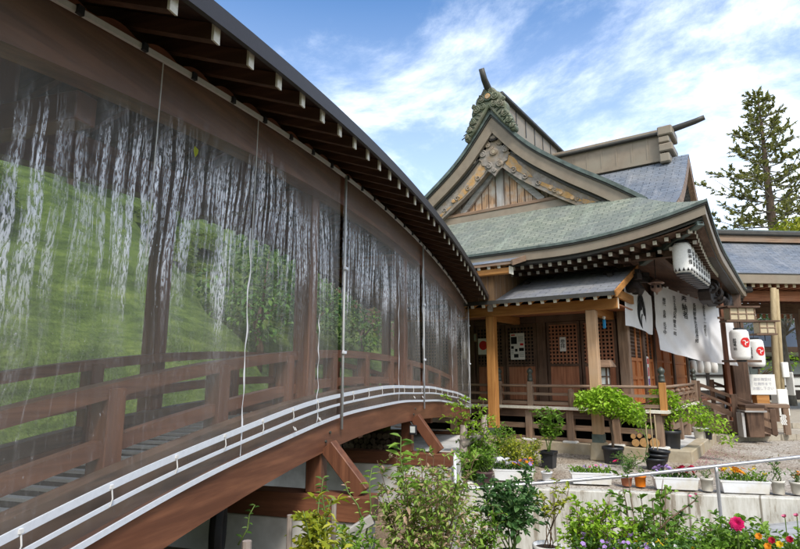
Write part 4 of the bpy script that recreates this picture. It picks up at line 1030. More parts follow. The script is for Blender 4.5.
# ---- side porch (pent roof on two posts)
po = sub('side_porch', hall)
def pz(x): return 3.185 + (x-11.05)*.392
mb = MB(); mb.grid(lambda u,v: (lerp(11.05,13.25,v), lerp(2.66,8.2,u), pz(lerp(11.05,13.25,v))+.075), 20, 8, lambda u,v: (lerp(2.66,8.2,u), v*2.36)); mb.build('pent_roof', M['pent'], po)
mb = MB(); mb.hexa([(11.06,2.68,pz(11.06)-.0),(13.2,2.68,pz(13.2)),(13.2,8.2,pz(13.2)),(11.06,8.2,pz(11.06)),(11.06,2.68,pz(11.06)+.072),(13.2,2.68,pz(13.2)+.072),(13.2,8.2,pz(13.2)+.072),(11.06,8.2,pz(11.06)+.072)]); mb.build('roof_boards', M['cedar_y'], po)
MB().box(11.035, 11.052, 2.65, 8.2, pz(11.05)+.0, pz(11.05)+.085).build('eaves_edge', M['fascia_dark'], po)
MB().bar((11.03,2.645,pz(11.03)+.035),(13.2,2.645,pz(13.2)+.035), .03, .13).build('verge_board', M['cedar_x'], po)
rP = MB(); rP.box(.01,1.2,-.03,.03,-.065,0); rP.mi = 1; rP.lathe([(.001,0),(.040,.0),(.040,.03)], (0,0,0), 4, False) if False else rP.box(-.014,.01,-.034,.034,-.07,.004)
rp0 = None; yy = 2.78; inv = W[po.name].inverted()
while yy < 6.3:
    loc = inv @ Vector((11.09, yy, pz(11.09)-.004))
    if rp0 is None: rp0 = rP.build('porch_rafter', [M['cedar_x'], M['white_paint']], po, local=True); rp0.location = loc; rp0.rotation_euler = (0,-.373,0)
    else: copy_part(rp0, po, loc)
    yy += .272
MB().box(11.55, 11.72, 2.75, 8.0, 2.985, 3.20).build('porch_beam', M['cedar_y'], po, bevel=.01)
for yy in (3.30, 5.58):
    MB().box(11.545, 11.735, yy-.10, yy+.10, .36, 2.983).build('porch_post', M['cedar_z'] if yy > 5 else M['post_z'], po, bevel=.012)
    mb = MB(); mb.hexa([(11.49,yy-.16,0),(11.79,yy-.16,0),(11.79,yy+.16,0),(11.49,yy+.16,0),(11.52,yy-.135,.34),(11.76,yy-.135,.34),(11.76,yy+.135,.34),(11.52,yy+.135,.34)]); mb.build('post_pedestal', M['stone'], po, bevel=.015)
    MB().box(11.538, 11.742, yy-.107, yy+.107, .342, .50).build('post_shoe', M['lip'], po)
MB().box(11.72, 13.13, 3.22, 3.38, 2.90, 3.08).build('side_beam', M['cedar_x'], po, bevel=.01)
MB().box(11.72, 13.13, 5.50, 5.66, 2.90, 3.08).build('side_beam', M['cedar_x'], po, bevel=.01)
mb = MB(); mb.box(11.6, 13.1, 2.76, 2.82, 3.22, 3.40); mb.build('gable_board', M['cedar_x'], po)
MB().box(11.60, 11.64, 2.74, 2.752, 2.98, 3.2).build('beam_end', M['white_paint'], po)
mb = MB(); mb.box(11.73, 13.12, 2.8, 8.0, 3.085, 3.11); mb.build('ceiling', M['door_y'], po)
M['baywood'] = wood('brown_bay_planks', (.27,.155,.075), (.14,.078,.042), 'z', blotch=(.20,.125,.075))
# ---- boxed-in bay above the porch, with its own little roof
by = sub('side_bay', hall)
mb = MB(); mb.box(11.06, 13.18, 5.2, 8.3, 3.27, 4.12); mb.build('bay_wall', M['baywood'], by)
mb = MB(); q = 11.12
while q < 13.1: mb.box(q, q+.02, 5.188, 5.199, pz(q)+.1, 4.1); q += .23
q = 5.35
while q < 8.2: mb.box(11.048, 11.059, q, q+.02, 3.28, 4.1); q += .23
mb.build('board_joint', M['old_z'], by)
def bz(x): return 3.98 + (x-10.75)*.30
mb = MB(); mb.grid(lambda u,v: (lerp(10.72,11.95,v), lerp(4.62,8.5,u), bz(lerp(10.72,11.95,v))+.07), 12, 5, lambda u,v: (lerp(4.62,8.5,u), v*1.3)); mb.build('bay_roof', M['slate'], by)
mb = MB(); mb.hexa([(10.73,4.64,bz(10.73)),(11.94,4.64,bz(11.94)),(11.94,8.5,bz(11.94)),(10.73,8.5,bz(10.73)),(10.73,4.64,bz(10.73)+.066),(11.94,4.64,bz(11.94)+.066),(11.94,8.5,bz(11.94)+.066),(10.73,8.5,bz(10.73)+.066)]); mb.build('roof_boards', M['old_y'], by)
MB().bar((10.70,4.61,bz(10.70)+.03),(11.95,4.61,bz(11.95)+.03), .03, .12).build('verge_board', M['old_x'], by)
r0_ = None; yy = 4.95; inv = W[by.name].inverted()
while yy < 6.9:
    loc = inv @ Vector((10.78, yy, bz(10.78)-.004))
    if r0_ is None:
        mb = MB(); mb.box(.01,.8,-.03,.03,-.06,0); mb.mi = 1; mb.box(-.012,.01,-.034,.034,-.065,.004)
        r0_ = mb.build('bay_rafter', [M['cedar_x'], M['white_paint']], by, local=True); r0_.location = loc; r0_.rotation_euler = (0,-.29,0)
    else: copy_part(r0_, by, loc)
    yy += .24
MB().box(10.80, 10.95, 4.72, 8.3, 3.80, 3.925).build('bay_beam', M['cedar_y'], by, bevel=.01)
MB().box(10.78, 10.97, 4.70, 4.719, 3.78, 3.945).build('beam_end', M['white_paint'], by)
# ---- front porch pillar and dark carved beams
PR = R(40-90)
MB().obox((19.84,1.42,2.2), (.50,.50,4.1), PR).build('porch_pillar', M['dark_z'], hall, bevel=.02)
MB().obox((19.84,1.42,.42), (.53,.53,.55), PR).build('pillar_shoe', M['darkiron'], hall, bevel=.01)
cbm = MB()
prof = [(0,0),(.35,.22),(.9,.34),(1.5,.28),(2.1,.36),(2.7,.30),(3.3,.40),(3.3,.05),(2.8,-.12),(2.2,-.02),(1.6,-.16),(1.0,-.08),(.5,-.22),(.1,-.18)]
cbm.prism(prof, lambda a,b,d: (15.6+a*1.25, 1.62+d, 3.72+b*1.2), -.14, .14); cbm.build('carved_beam', M['bracket'], hall, bevel=.02)
for i in range(11):
    cb2 = MB(); spiral(cb2, 15.75+i*.37, 1.46, 3.78+.12*math.sin(i*1.7), .17, .045, 1.3, i); cb2.build('beam_scroll', M['bracket'], hall, smooth=True)
mb = MB()
for i in range(5): mb.tube([(19.84-.25-.10*i,1.42,3.7+.02*i),(19.84-.6-.10*i,1.40,3.95-.06*i),(19.84-.95-.05*i,1.38,3.8-.10*i)], [.16,.14,.05], 8)
mb.build('pillar_carving', M['bracket'], hall, smooth=True)

# ================================================================== DARK ANNEX BEHIND THE BRIDGE
an = thing('wooden_annex', 'long dark timber annex standing behind the far half of the bridge', 'building', (27.0,20.0,0))
MB().box(24.5,30,14.2,60,0,10.5).build('wall', M['dark_z'], an)
yy = 14.4
while yy < 40: MB().box(24.40,24.499,yy,yy+.16,0,10.4).build('timber_post', M['old_z'], an); yy += 1.8
mb = MB(); mb.hexa([(23.4,13.9,10.2),(31,13.9,10.2),(31,61,10.2),(23.4,61,10.2),(26.8,13.9,11.4),(27.6,13.9,11.4),(27.6,61,11.4),(26.8,61,11.4)]); mb.build('roof', M['slate'], an)
# ================================================================== helpers for placing things in the yard
def PD(x, D, z=0.0):     # point at forward distance D from the survey station, bearing of survey column x
    X = (x-400)/561*D; return Vector((.8192*D+.5736*X, .5736*D-.8192*X, z))
FW = Vector((.8192,.5736,0)); RT = Vector((.5736,-.8192,0)); UP = Vector((0,0,1))
VIEWRZ = R(35-90)        # local x runs to the right of the view, local y away
_tc = {}
def text_geo(body, size, spacing=1.0, bold=.010):
    bold *= size; key = (body, size, spacing)
    if key in _tc: return _tc[key]
    cu = bpy.data.curves.new('t', 'FONT'); cu.body = body; cu.size = size; cu.align_x = 'CENTER'; cu.align_y = 'CENTER'; cu.space_line = spacing; cu.resolution_u = 2; cu.offset = bold
    ob = bpy.data.objects.new('t', cu); COL.objects.link(ob)
    dg = bpy.context.evaluated_depsgraph_get(); me = bpy.data.meshes.new_from_object(ob.evaluated_get(dg))
    r = ([tuple(v.co) for v in me.vertices], [tuple(p.vertices) for p in me.polygons])
    bpy.data.objects.remove(ob); bpy.data.curves.remove(cu); bpy.data.meshes.remove(me); _tc[key] = r; return r
def vtext(mb, s, size, fn, spacing=.62):
    vs, fs = text_geo('\n'.join(s), size, spacing); return mb.add([fn(a, b) for a, b, _ in vs], fs)

# ================================================================== RETAINING WALL, HANDRAIL
wl = [(7.80,4.36),(9.72,.14),(12.6,-6.5)]
wo = [(x-.15,y-.065) for x, y in wl]
mb = MB(); mb.prism(wl + wo[::-1], lambda a,b,d: (a,b,d), .025, -1.3)
tag(mb.build('retaining_wall', M['stained'], loc=(8.8,2.2,-.6), bevel=.015), 'low white rendered retaining wall streaked with brown stains, planters along its top', 'wall')
blk = MB().obox((7.86,4.32,-.15), (.30,.34,.44), R(25)); tag(blk.build('stone_block', M['concrete'], loc=(7.86,4.32,-.37), bevel=.03), 'rough grey block at the left end of the stained wall', 'block')
hr = thing('handrail', 'slim grey metal handrail rising to the right along the sloping path', 'handrail', (8.15,.9,-.4))
HP = [(6.10,3.85,.255),(6.29,3.57,.273),(7.54,1.79,.439),(8.77,.03,.665),(10.2,-2.0,.93)]
MB().tube(HP, .021, 10).build('rail', M['pipe_grey'], hr, smooth=True)
for p in ((8.155,.90,.545),(6.10,3.85,.235),(10.2,-2.0,.91)):
    MB().tube([(p[0],p[1],-1.0),(p[0],p[1],p[2]-.07),(p[0],p[1],p[2])], .020, 10).build('rail_post', M['pipe_grey'], hr, smooth=True)

# ================================================================== NEIGHBOURING OPEN HALL AND HOUSE BEHIND
pv = thing('open_hall', 'open sided hall with blue grey shingle roof standing right of the shrine', 'hall', (22.3,.66,.3), R(-50))
pr_ = curve([(-.15,5.02),(.5,5.42),(1.2,5.93),(2.2,6.75)])
mb = MB()
for sg in (0,1):
    mb.grid(lambda u,v: (lerp(-6,9,u), (lambda y: y if sg == 0 else 4.4-y)(lerp(-.15,2.2,v)), pr_(lerp(-.15,2.2,v))-.3+.0), 20, 10, lambda u,v: (u*15, v*2.9))
mb.build('roof', M['slate'], pv, smooth=True, local=True)
for y0, y1 in ((-.16,-.02),(4.42,4.56)):
    MB().box(-6,9,y0,y1,4.40,4.708).build('fascia', M['fascia'], pv, local=True); MB().box(-6,9,y0-.015,y1+.015,4.709,4.745).build('fascia', M['fascia_dark'], pv, local=True)
MB().box(-6,9,1.95,2.45,6.38,6.62).build('ridge_box', M['old_x'], pv, local=True); MB().box(-6,9,1.85,2.55,6.621,6.80).build('ridge_cap', M['fascia_dark'], pv, local=True, bevel=.04)
MB().box(-6,9,1.97,2.43,6.801,6.86).build('ridge_cap', M['lip'], pv, local=True)
mb = MB(); mb.grid(lambda u,v: (lerp(-6,9,u), lerp(.0,4.4,v), 4.46+.55*(1-abs(v-.5)*2)), 8, 8); mb.build('soffit', M['dark_y'], pv, local=True)
q = None
for yy, n0 in ((.05,0),(4.35,1)):
    x = -5.9
    while x < 6:
        loc = (x, yy, 4.42)
        if q is None:
            m_ = MB(); m_.box(-.05,.05,-.06,1.6,-.13,0); m_.mi = 1; m_.box(-.054,.054,-.075,-.06,-.134,.004)
            q = m_.build('rafter', [M['door_y'], M['bamboo']], pv, local=True); q.location = loc
        else: copy_part(q, pv, loc, (0,0,math.pi if n0 else 0))
        x += .30 if n0 == 0 else .27
MB().box(-6,9,.6,.85,3.92,4.26).build('eaves_beam', M['door_x'], pv, local=True); MB().box(-6,9,3.6,3.85,3.80,4.2).build('eaves_beam', M['dark_x'], pv, local=True)
mb = MB(); x = -5.8
while x < 6.5: mb.box(x,x+.11,4.2,4.26,3.66,4.28); x += .27
mb.box(-6,9,4.19,4.27,4.05,4.12); mb.build('slat_screen', M['door_z'], pv, local=True)
for x, y in ((4.6,.72),(-4.4,.72),(4.6,3.72),(-4.4,3.72)): MB().box(x-.15,x+.15,y-.15,y+.15,-.3,4.0).build('post', M['old_z'], pv, local=True, bevel=.02)
mb = MB(); mb.obox((-.55,.6,4.1),(.5,.5,.5)); mb.obox((-.55,.1,4.22),(.7,.25,.22)); mb.build('bracket', M['bracket'], pv, local=True, bevel=.04)
lp = MB(); lp.tube([(22.34,.52,.28),(22.38,.45,1.6),(22.46,.36,3.2),(22.53,.25,4.55)], [.115,.105,.10,.09], 10); lp.tube([(22.44,.38,.28),(22.52,.28,2.0),(22.60,.16,4.5)], [.07,.065,.06], 8)
tag(lp.build('prop_log', M['stake'], loc=(22.34,.52,.28), smooth=True), 'pale peeled prop logs leaning up to the eaves of the open hall', 'log')
lw = MB(); lw.obox((22.30,.43,.75), (.34,.36,.85), VIEWRZ); lw.obox((22.6,.10,1.35),(.05,.30,.75), VIEWRZ+.2); lw.obox((22.5,.2,1.8),(.22,.12,.5), VIEWRZ)
tag(lw.build('cloth_wrap', M['paper'], loc=(22.3,.43,.3), bevel=.02), 'white cloths tied round the foot of the pale prop logs', 'cloth')
hs = thing('white_house', 'white walled house with dark timbers and blue grey roof seen beneath the open hall', 'house', (36.0,1.0,.25), R(-50))
MB().box(-9,9,.05,6,0,3.0).build('wall', M['wallwhite'], hs, local=True)
mb = MB(); mb.hexa([(-9.6,-.9,2.75),(9.6,-.9,2.75),(9.6,6.5,2.75),(-9.6,6.5,2.75),(-9.6,2.2,4.35),(9.6,2.2,4.35),(9.6,3.2,4.35),(-9.6,3.2,4.35)]); mb.build('roof', M['slate'], hs, local=True)
MB().box(-9.6,9.6,-.93,-.8,2.52,2.80).build('eaves_board', M['dark_x'], hs, local=True)
for z0, z1 in ((2.1,2.3),(1.25,1.37),(.0,.55),(.72,.80)): MB().box(-9,9,-.02,.049,z0,z1).build('dark_beam', M['bracket'], hs, local=True)
for x in (-6,-3.6,-1.4,.55,2.4,4.6): MB().box(x,x+.16,-.03,.048,0,2.5).build('timber_post', M['bracket'], hs, local=True)
for x in (-5.6,-1.1,.9,2.8): 
    w_ = MB().box(x,x+1.35,-.005,.047,1.39,2.08).build('window', M['windowgrey'], hs, local=True)
MB().box(-9,9,-.6,-.5,.58,.70).build('balcony_rail', M['wallwhite'], hs, local=True)

# ================================================================== BANNERS
def bannerR(u, v):      # u along, v from top to bottom
    zt = lerp(4.02,3.72,u) - .12*math.sin(math.pi*u); zb = lerp(2.28,1.90,u) - .05*math.sin(math.pi*u)
    p = Vector((15.41,2.74,0)).lerp(Vector((18.87,1.30,0)), u)
    w = .07*math.sin(8*u - 7*v + 1.5)*v*(1-u*.4) + .045*math.sin(19*u-13*v+2*v*v) * v + .02*math.sin(37*u-22*v)*v + .02*math.sin(5*u) + .05*math.sin(math.pi*v)*u
    return p - FW*w + UP*lerp(zt, zb, v)
bR = thing('banner', 'wide white dedication banner with columns of black writing hung beside the porch', 'banner', (17.1,2.07,1.9))
MB().grid(lambda u,v: bannerR(u,v), 60, 30).build('cloth', M['cloth'], bR, smooth=True)
tx = MB()
def onb(u0, v0, sl=.02): return lambda a, b: bannerR(u0 + a*1.22/3.84 + sl*b, v0 - b/1.70) - FW*.012
for s_, u0, v0, sz in (('令和五年十一月吉日',.60,.32,.10),('長柄郷神社石段改修',.47,.42,.115),('奉納者',.35,.22,.20),('氏子各地区奉賛会一同',.22,.40,.10),('総代　会長　氏子中',.10,.46,.10)):
    vtext(tx, s_, sz*1.12, onb(u0, v0), .95)
tx.build('writing', M['blackpaint'], bR)
rg_ = MB()
for i in range(8): p = bannerR(.03+i*.13, 0); rg_.obox(p+Vector((0,0,.02)), (.05,.02,.05), VIEWRZ)
rg_.build('loop', M['cloth'], bR)
def bannerL(u, v):
    X = lerp(12.45, 15.2, u); zt = 3.58 + .17*math.sin(math.pi*min(1,u*1.15)) + (.06 if u > .15 else 0); zb = lerp(2.70, 2.66, u)+.02*math.sin(6*u)
    return Vector((X, 2.80 + .03*math.sin(5*u+2*v) + .015*math.sin(13*u-3*v), lerp(zt, zb, v)))
bL = thing('banner', 'white banner with a black three comma crest hung along the shrine front', 'banner', (13.2,2.76,2.7))
MB().grid(lambda u,v: bannerL(u,v), 40, 16).build('cloth', M['cloth'], bL, smooth=True)
cr = MB()
for q_ in range(3): comma(cr, lambda a,b: Vector((13.95+a, bannerL((13.95+a-12.45)/2.75, .5).y-.012, 3.12+b)), .42, q_*2.094+.3, 16, 3, .66, 165)
cr.build('crest_mark', M['blackpaint'], bL)

# ================================================================== LANTERNS
def lantern_body(r, h, rib=.006, n=28):
    prof = [(.5*r,-h/2),(.80*r,-h/2+.012)]
    for i in range(25):
        t = i/24; a = math.sin(math.pi*(.10+.80*t))**.42; prof.append((r*min(1,.80+.2*a/.97)*(1 if 0 < i < 24 else .9) + (rib if i % 2 else 0), lerp(-h/2+.03, h/2-.03, t)))
    prof += [(.80*r,h/2-.012),(.5*r,h/2)]
    return MB().lathe(prof, (0,0,0), n)
def cyl(r, ang0): return lambda a, b: Vector((r*math.sin(ang0 + a/r), -r*math.cos(ang0 + a/r), b))
def white_lantern(loc, label, group):
    t = thing('paper_lantern', label, 'lantern', loc, VIEWRZ, group)
    lantern_body(.178,.62,.004).build('shade', M['lantern'], t, local=True, smooth=True)
    mb = MB(); mb.lathe([(.10,-.345),(.14,-.34),(.145,-.312),(.10,-.31)], (0,0,0), 20); mb.build('rim', M['black'], t, local=True); mb = MB(); mb.lathe([(.10,.31),(.14,.312),(.135,.335),(.08,.34)], (0,0,0), 20); mb.build('rim', M['black'], t, local=True)
    mb = MB()
    for i in range(14):
        a = i*.4488; o = len(mb.v)
        for da, z in ((-.15,-.275),(.15,-.275),(.0,-.205)): rr_ = .180 if z < -.25 else .188; mb.v.append(Vector((rr_*math.sin(a+da), -rr_*math.cos(a+da), z)))
        mb.f.append((o,o+1,o+2)); mb.m.append(0)
    mb.build('base_pattern', M['blackpaint'], t, local=True)
    mb = MB(); vtext(mb, '御神燈', .10, cyl(.190, .35), 1.05); mb.build('writing', M['blackpaint'], t, local=True)
    MB().tube([(0,0,.335),(0,0,.40)], .006, 5).build('cord', M['black'], t, local=True)
    return t
ORD = ['nearest','second nearest','third','fourth','fifth','sixth','second farthest','farthest']
for i in range(8):
    white_lantern((12.08+.36*i, 1.57-.005*i, 3.95+.008*i), ORD[i] + ' white paper lantern of the row hanging under the shrine eaves', 'lantern row under the eaves')
hp_ = MB().tube([(11.8,1.57,4.345),(14.9,1.53,4.37)], .022, 8); tag(hp_.build('lantern_pole', M['black'], loc=(11.8,1.57,4.345), smooth=True), 'dark rod under the eaves carrying the row of white lanterns', 'rod')
def crest_lantern(loc, label, sc_):
    t = thing('crest_lantern', label, 'lantern', loc, VIEWRZ, 'lanterns with red crests'); r, h = .245*sc_, .84*sc_
    lantern_body(r, h, .004).build('shade', M['lantern'], t, local=True, smooth=True)
    mb = MB(); mb.lathe([(.10*sc_,-h/2-.05),(.13*sc_,-h/2-.045),(.13*sc_,-h/2+.004),(.10*sc_,-h/2+.006)], (0,0,0), 18); mb.build('rim', M['black'], t, local=True); mb = MB(); mb.lathe([(.10*sc_,h/2-.006),(.13*sc_,h/2-.004),(.13*sc_,h/2+.045),(.09*sc_,h/2+.05)], (0,0,0), 18); mb.build('rim', M['black'], t, local=True)
    mb = MB()
    for q_ in range(3): comma(mb, lambda a,b: cyl(r+.008, .10)(a, b+.06*sc_),  .140*sc_, q_*2.094+1.2, 16, 4, .66, 165)
    mb.build('crest_mark', M['red'], t, local=True)
    mb = MB(); vtext(mb, '献燈奉納', .10*sc_, cyl(r+.006, -1.05), .8); mb.build('writing', M['blackpaint'], t, local=True)
    MB().tube([(0,0,h/2+.04),(0,0,h/2+.2)], .006, 5).build('cord', M['black'], t, local=True); return t
crest_lantern((16.93,1.05,2.42), 'nearer white lantern with a red three comma crest, beside the dark pole', .93)
crest_lantern((18.33,.79,2.24), 'white red crested lantern half hidden behind the nearer one', .90)
# racks with bamboo screens above the crested lanterns
for c, lab, n in (((16.92,.95,3.22),'beige bamboo screen box with dark frame fixed to the pole above the nearer crested lantern',3),((18.6,.48,2.95),'shaded bamboo screen box hanging lower behind the first one',2)):
    t = thing('lantern_rack', lab, 'rack', c, VIEWRZ, 'bamboo screened racks'); pw = .215; w_ = pw*n
    MB().box(-w_/2,w_/2,-.05,.22,-.15,.15).build('screen', M['bamboo'], t, local=True)
    mb = MB()
    for i in range(n+1): mb.box(-w_/2+i*pw-.012,-w_/2+i*pw+.012,-.07,-.051,-.16,.16)
    mb.box(-w_/2-.015,w_/2+.015,-.066,-.052,-.012,.012); mb.build('frame', M['old_z'], t, local=True)
    mb = MB(); mb.box(-w_/2-.08,w_/2+.12,-.12,.30,.161,.20); mb.box(-w_/2-.12,w_/2+.04,-.08,.26,-.205,-.161); mb.build('rack_roof', M['dark_x'], t, local=True)
    mb = MB(); mb.tube([(0,.1,-.2),(0,.1,-.36)], .012, 6); mb.build('hook', M['black'], t, local=True)
pl_ = thing('lantern_pole', 'tall thin dark red pole standing in front of the porch pillar', 'pole', (17.32,1.42,.15), VIEWRZ)
MB().box(-.05,.05,-.05,.05,0,4.25).build('shaft', M['bridge_z'], pl_, local=True, bevel=.008)
for z, L in ((1.86,.9),(3.02,.9),(3.32,.5)): MB().box(-.16,L,-.075,-.051,z-.03,z+.03).build('cross_arm', M['dark_x'], pl_, local=True)
# hanging bronze lantern
t = thing('bronze_lantern', 'small pinkish bronze lantern hanging on a long cord at the hall corner', 'lantern', (13.27,2.30,3.62))
MB().lathe([(.01,.16),(.05,.14),(.19,.06),(.17,.045),(.11,.04),(.10,.03)], (0,0,0), 6).build('cap', M['bronze'], t, local=True)
MB().lathe([(.10,.035),(.125,.0),(.13,-.06),(.115,-.10),(.07,-.13),(.03,-.15),(.012,-.20)], (0,0,0), 6).build('body', M['bronze'], t, local=True)
mb = MB()
for i in range(6): a = i*1.047+.52; mb.obox((.118*math.cos(a),.118*math.sin(a),-.03),(.012,.05,.06),a)
mb.build('opening', M['blackpaint'], t, local=True); MB().tube([(0,0,.15),(0,0,.72)], .008, 6).build('cord', M['black'], t, local=True)
# little roofed wooden lantern on the veranda
t = thing('wooden_lantern', 'little roofed wooden lantern with white panes standing on the veranda', 'lantern', (12.62,3.42,.956))
mb = MB(); mb.box(-.05,.05,-.05,.05,0,.42); mb.box(-.16,.16,-.16,.16,0,.06); mb.build('stand', M['dark_z'], t, local=True)
mb = MB(); mb.box(-.15,.15,-.15,.15,.42,.50)
for a in (-1,1):
    for b in (-1,1): mb.box(a*.12-.015,a*.12+.015,b*.12-.015,b*.12+.015,.50,.86)
for sg in (-1,1): mb.box(-.124,.124,sg*.128-.006,sg*.128+.006,.66,.68); mb.box(sg*.128-.006,sg*.128+.006,-.124,.124,.66,.68); mb.box(sg*.128-.006,sg*.128+.006,-.008,.008,.51,.85)
mb.build('frame', M['dark_z'], t, local=True); MB().box(-.115,.115,-.115,.115,.505,.855).build('pane', M['glass'], t, local=True)
mb = MB(); mb.hexa([(-.26,-.26,.865),(.26,-.26,.865),(.26,.26,.865),(-.26,.26,.865),(-.10,-.20,1.03),(.10,-.20,1.03),(.10,.20,1.03),(-.10,.20,1.03)]); mb.build('roof', M['old_y'], t, local=True, bevel=.015)
# notices
def notice(name, label, cat, c, w_, h_, face, art, group=None, m='paper'):
    rz = {'x': math.pi/2*-1, 'y': 0}[face]; t = thing(name, label, cat, c, rz, group)
    MB().box(-w_/2,w_/2,0,.008,-h_/2,h_/2).build('sheet', M[m], t, local=True)
    for nm, mt, f in art:
        mb = MB(); f(mb); mb.build(nm, M[mt], t, local=True)
    return t
def blocks(lst): return lambda mb: [mb.box(a,b,-.003,-.0005,c,d) for a,b,c,d in lst]
def colt(s_, sz, x, z, sp=.85): return lambda mb: vtext(mb, s_, sz, lambda a,b: Vector((x+a,-.003,z+b)), sp)
rq = random.Random(2)
lines = [( -.13+.0,.13-rq.random()*.06,.30-.022*i-.008,.30-.022*i) for i in range(2)]
notice('notice_poster','large white poster with photos and small print on the dark lattice door','poster',(13.17,5.61,2.36),.38,.66,'x',
  [('photo','blackpaint',blocks([(-.17,-.01,.06,.24),(-.17,-.10,-.06,.01),(-.07,.0,-.13,-.06),(.04,.17,-.12,-.04),(-.10,.02,-.28,-.19)])),('photo','red',blocks([(.07,.16,.02,.075),(-.165,-.06,.27,.30)])),
   ('print','windowgrey',blocks([(.02,.16,.24-.03*i,.252-.03*i) for i in range(5)]+[(-.17,-.11,-.10-.03*i,-.09-.03*i) for i in range(4)]+[(.05,.17,-.17-.03*i,-.16-.03*i) for i in range(4)]))])
def redc(mb): disc_local(mb, (0,.03), .12)
def disc_local(mb, c, r): mb.add([(c[0]+r*math.cos(i*.2618),-.003,c[1]+r*math.sin(i*.2618)) for i in range(24)], [tuple(range(24))])
notice('crest_poster','white poster with a big red round mark, left of the bright orange post','poster',(13.17,6.56,2.38),.30,.42,'x',[('red_mark','red',redc)])
notice('small_notice','small white notice with two black characters on the lattice door','notice',(13.17,4.45,2.38),.15,.34,'x',[('writing','blackpaint',colt('参拝',.12,0,0,.9))])
notice('paper_strip','tall narrow paper strip with red and blue print on the orange front door','notice',(15.18,2.975,1.72),.24,.78,'y',[('print','red',blocks([(-.08,.08,.20,.34),(-.06,.06,-.1,.12)])),('print','p_purple',blocks([(-.07,.08,-.32,-.16)]))])
for yy, zz, w_, h_, lab in ((6.86,2.62,.26,.22,'small dark framed picture high on the lattice wall near the bridge'),(7.10,2.30,.16,.5,'tall gold framed panel low on the dark wall near the bridge')):
    t = thing('picture_frame', lab, 'picture', (13.16,yy,zz), -math.pi/2)
    mb = MB(); mb.box(-w_/2,w_/2,-.01,.01,-h_/2,h_/2); mb.build('frame', M['old_x'], t, local=True); MB().box(-w_/2+.03,w_/2-.03,-.013,-.0105,-h_/2+.03,h_/2-.03).build('panel', M['windowgrey'] if zz > 2.5 else M['bamboo'], t, local=True)
t = thing('blue_tag', 'bright blue plastic streamer hanging from the orange porch beam', 'tag', (12.2,3.2,2.88)); MB().box(-.025,.02,-.03,.03,-.24,-.05).build('streamer', M['blue'], t, local=True, bevel=.01); MB().lathe([(.01,-.05),(.035,-.02),(.03,.015),(.01,.02)], (0,0,0), 10).build('hook', M['paper'], t, local=True)
# offering stands and sign in front of the porch
t = thing('wooden_stand', 'dark weathered wooden box stand with sloping top before the porch pillar', 'stand', (16.57,.93,.15), VIEWRZ-.15)
mb = MB(); mb.hexa([(-.17,-.16,0),(.17,-.16,0),(.17,.16,0),(-.17,.16,0),(-.2,-.18,.60),(.2,-.18,.60),(.2,.18,.60),(-.2,.18,.60)]); mb.build('body', M['dark_z'], t, local=True, bevel=.01)
MB().box(-.25,.25,-.23,.23,.601,.64).build('shelf', M['grey_x'], t, local=True); MB().box(-.21,.21,-.19,.19,.641,.71).build('tray', M['old_x'], t, local=True); MB().box(-.23,.23,-.21,.21,.711,.78).build('lid', M['dark_x'], t, local=True, bevel=.01)
MB().box(-.30,-.24,-.15,.15,0,.58).build('side_board', M['grey_z'], t, local=True)
t = thing('wooden_table', 'brown wooden table with white folded papers tied along its right side', 'table', (17.75,.62,.15), VIEWRZ-.5)
MB().box(-.35,.45,-.25,.25,.66,.75).build('top', M['old_x'], t, local=True, bevel=.01)
for a in (-.28,.36):
    for b in (-.18,.18): MB().box(a-.06,a+.06,b-.06,b+.06,0,.659).build('leg', M['old_z'], t, local=True)
MB().box(-.22,.12,-.21,.2,.1,.64).build('cabinet', M['old_z'], t, local=True)
pz_ = MB()
for i in range(3):
    x = .22+.04*i; z = .50
    for k_ in range(5): pz_.add([(x+.03*(k_%2),-.26-.01*k_,z-.05*k_),(x+.03+.03*(k_%2),-.26-.01*k_,z-.05*k_),(x+.03-.03*(k_%2)+.02,-.265-.01*k_,z-.05*(k_+1)),(x-.03*(k_%2)+.02,-.265-.01*k_,z-.05*(k_+1))], [(0,1,2,3)])
pz_.build('folded_papers', M['paper'], t, local=True); t.children[-1].name = 'folded_paper'
t = thing('notice_board', 'white printed notice board on a small orange wooden stand', 'sign', (18.9,.72,.30), VIEWRZ)
MB().box(-.36,.36,0,.03,.80,1.36).build('board', M['paper'], t, local=True)
mb = MB(); vs = '御祈祷受付\n社務所まで\nお越し下さい'
a_, b_ = text_geo(vs, .10, 1.25); mb.add([(x,-.004,1.09+y) for x,y,_ in a_], b_); mb.build('writing', plain('pale_print', (.45,.45,.50), .8), t, local=True)
MB().box(-.2,.16,.02,.25,.45,.79).build('stand', M['cedar_x'], t, local=True, bevel=.01); mb = MB(); mb.box(-.18,-.12,.05,.2,0,.449); mb.box(.08,.14,.05,.2,0,.449); mb.build('leg_frame', M['old_z'], t, local=True)
for i in range(4):
    p = PD(694+7*i, 19.5); t = thing('paper_lantern', ['leftmost small white lantern','second small white lantern from the left','third small white lantern from the left','rightmost small white lantern'][i]+' hanging beyond the front steps', 'lantern', (p.x,p.y,1.92), VIEWRZ, 'small lanterns beyond the steps')
    MB().lathe([(.05,-.22),(.10,-.19),(.12,0),(.10,.19),(.05,.22)], (0,0,0), 12).build('shade', M['lantern'], t, local=True, smooth=True); MB().tube([(0,0,.22),(0,0,.7)], .006, 5).build('cord', M['black'], t, local=True)
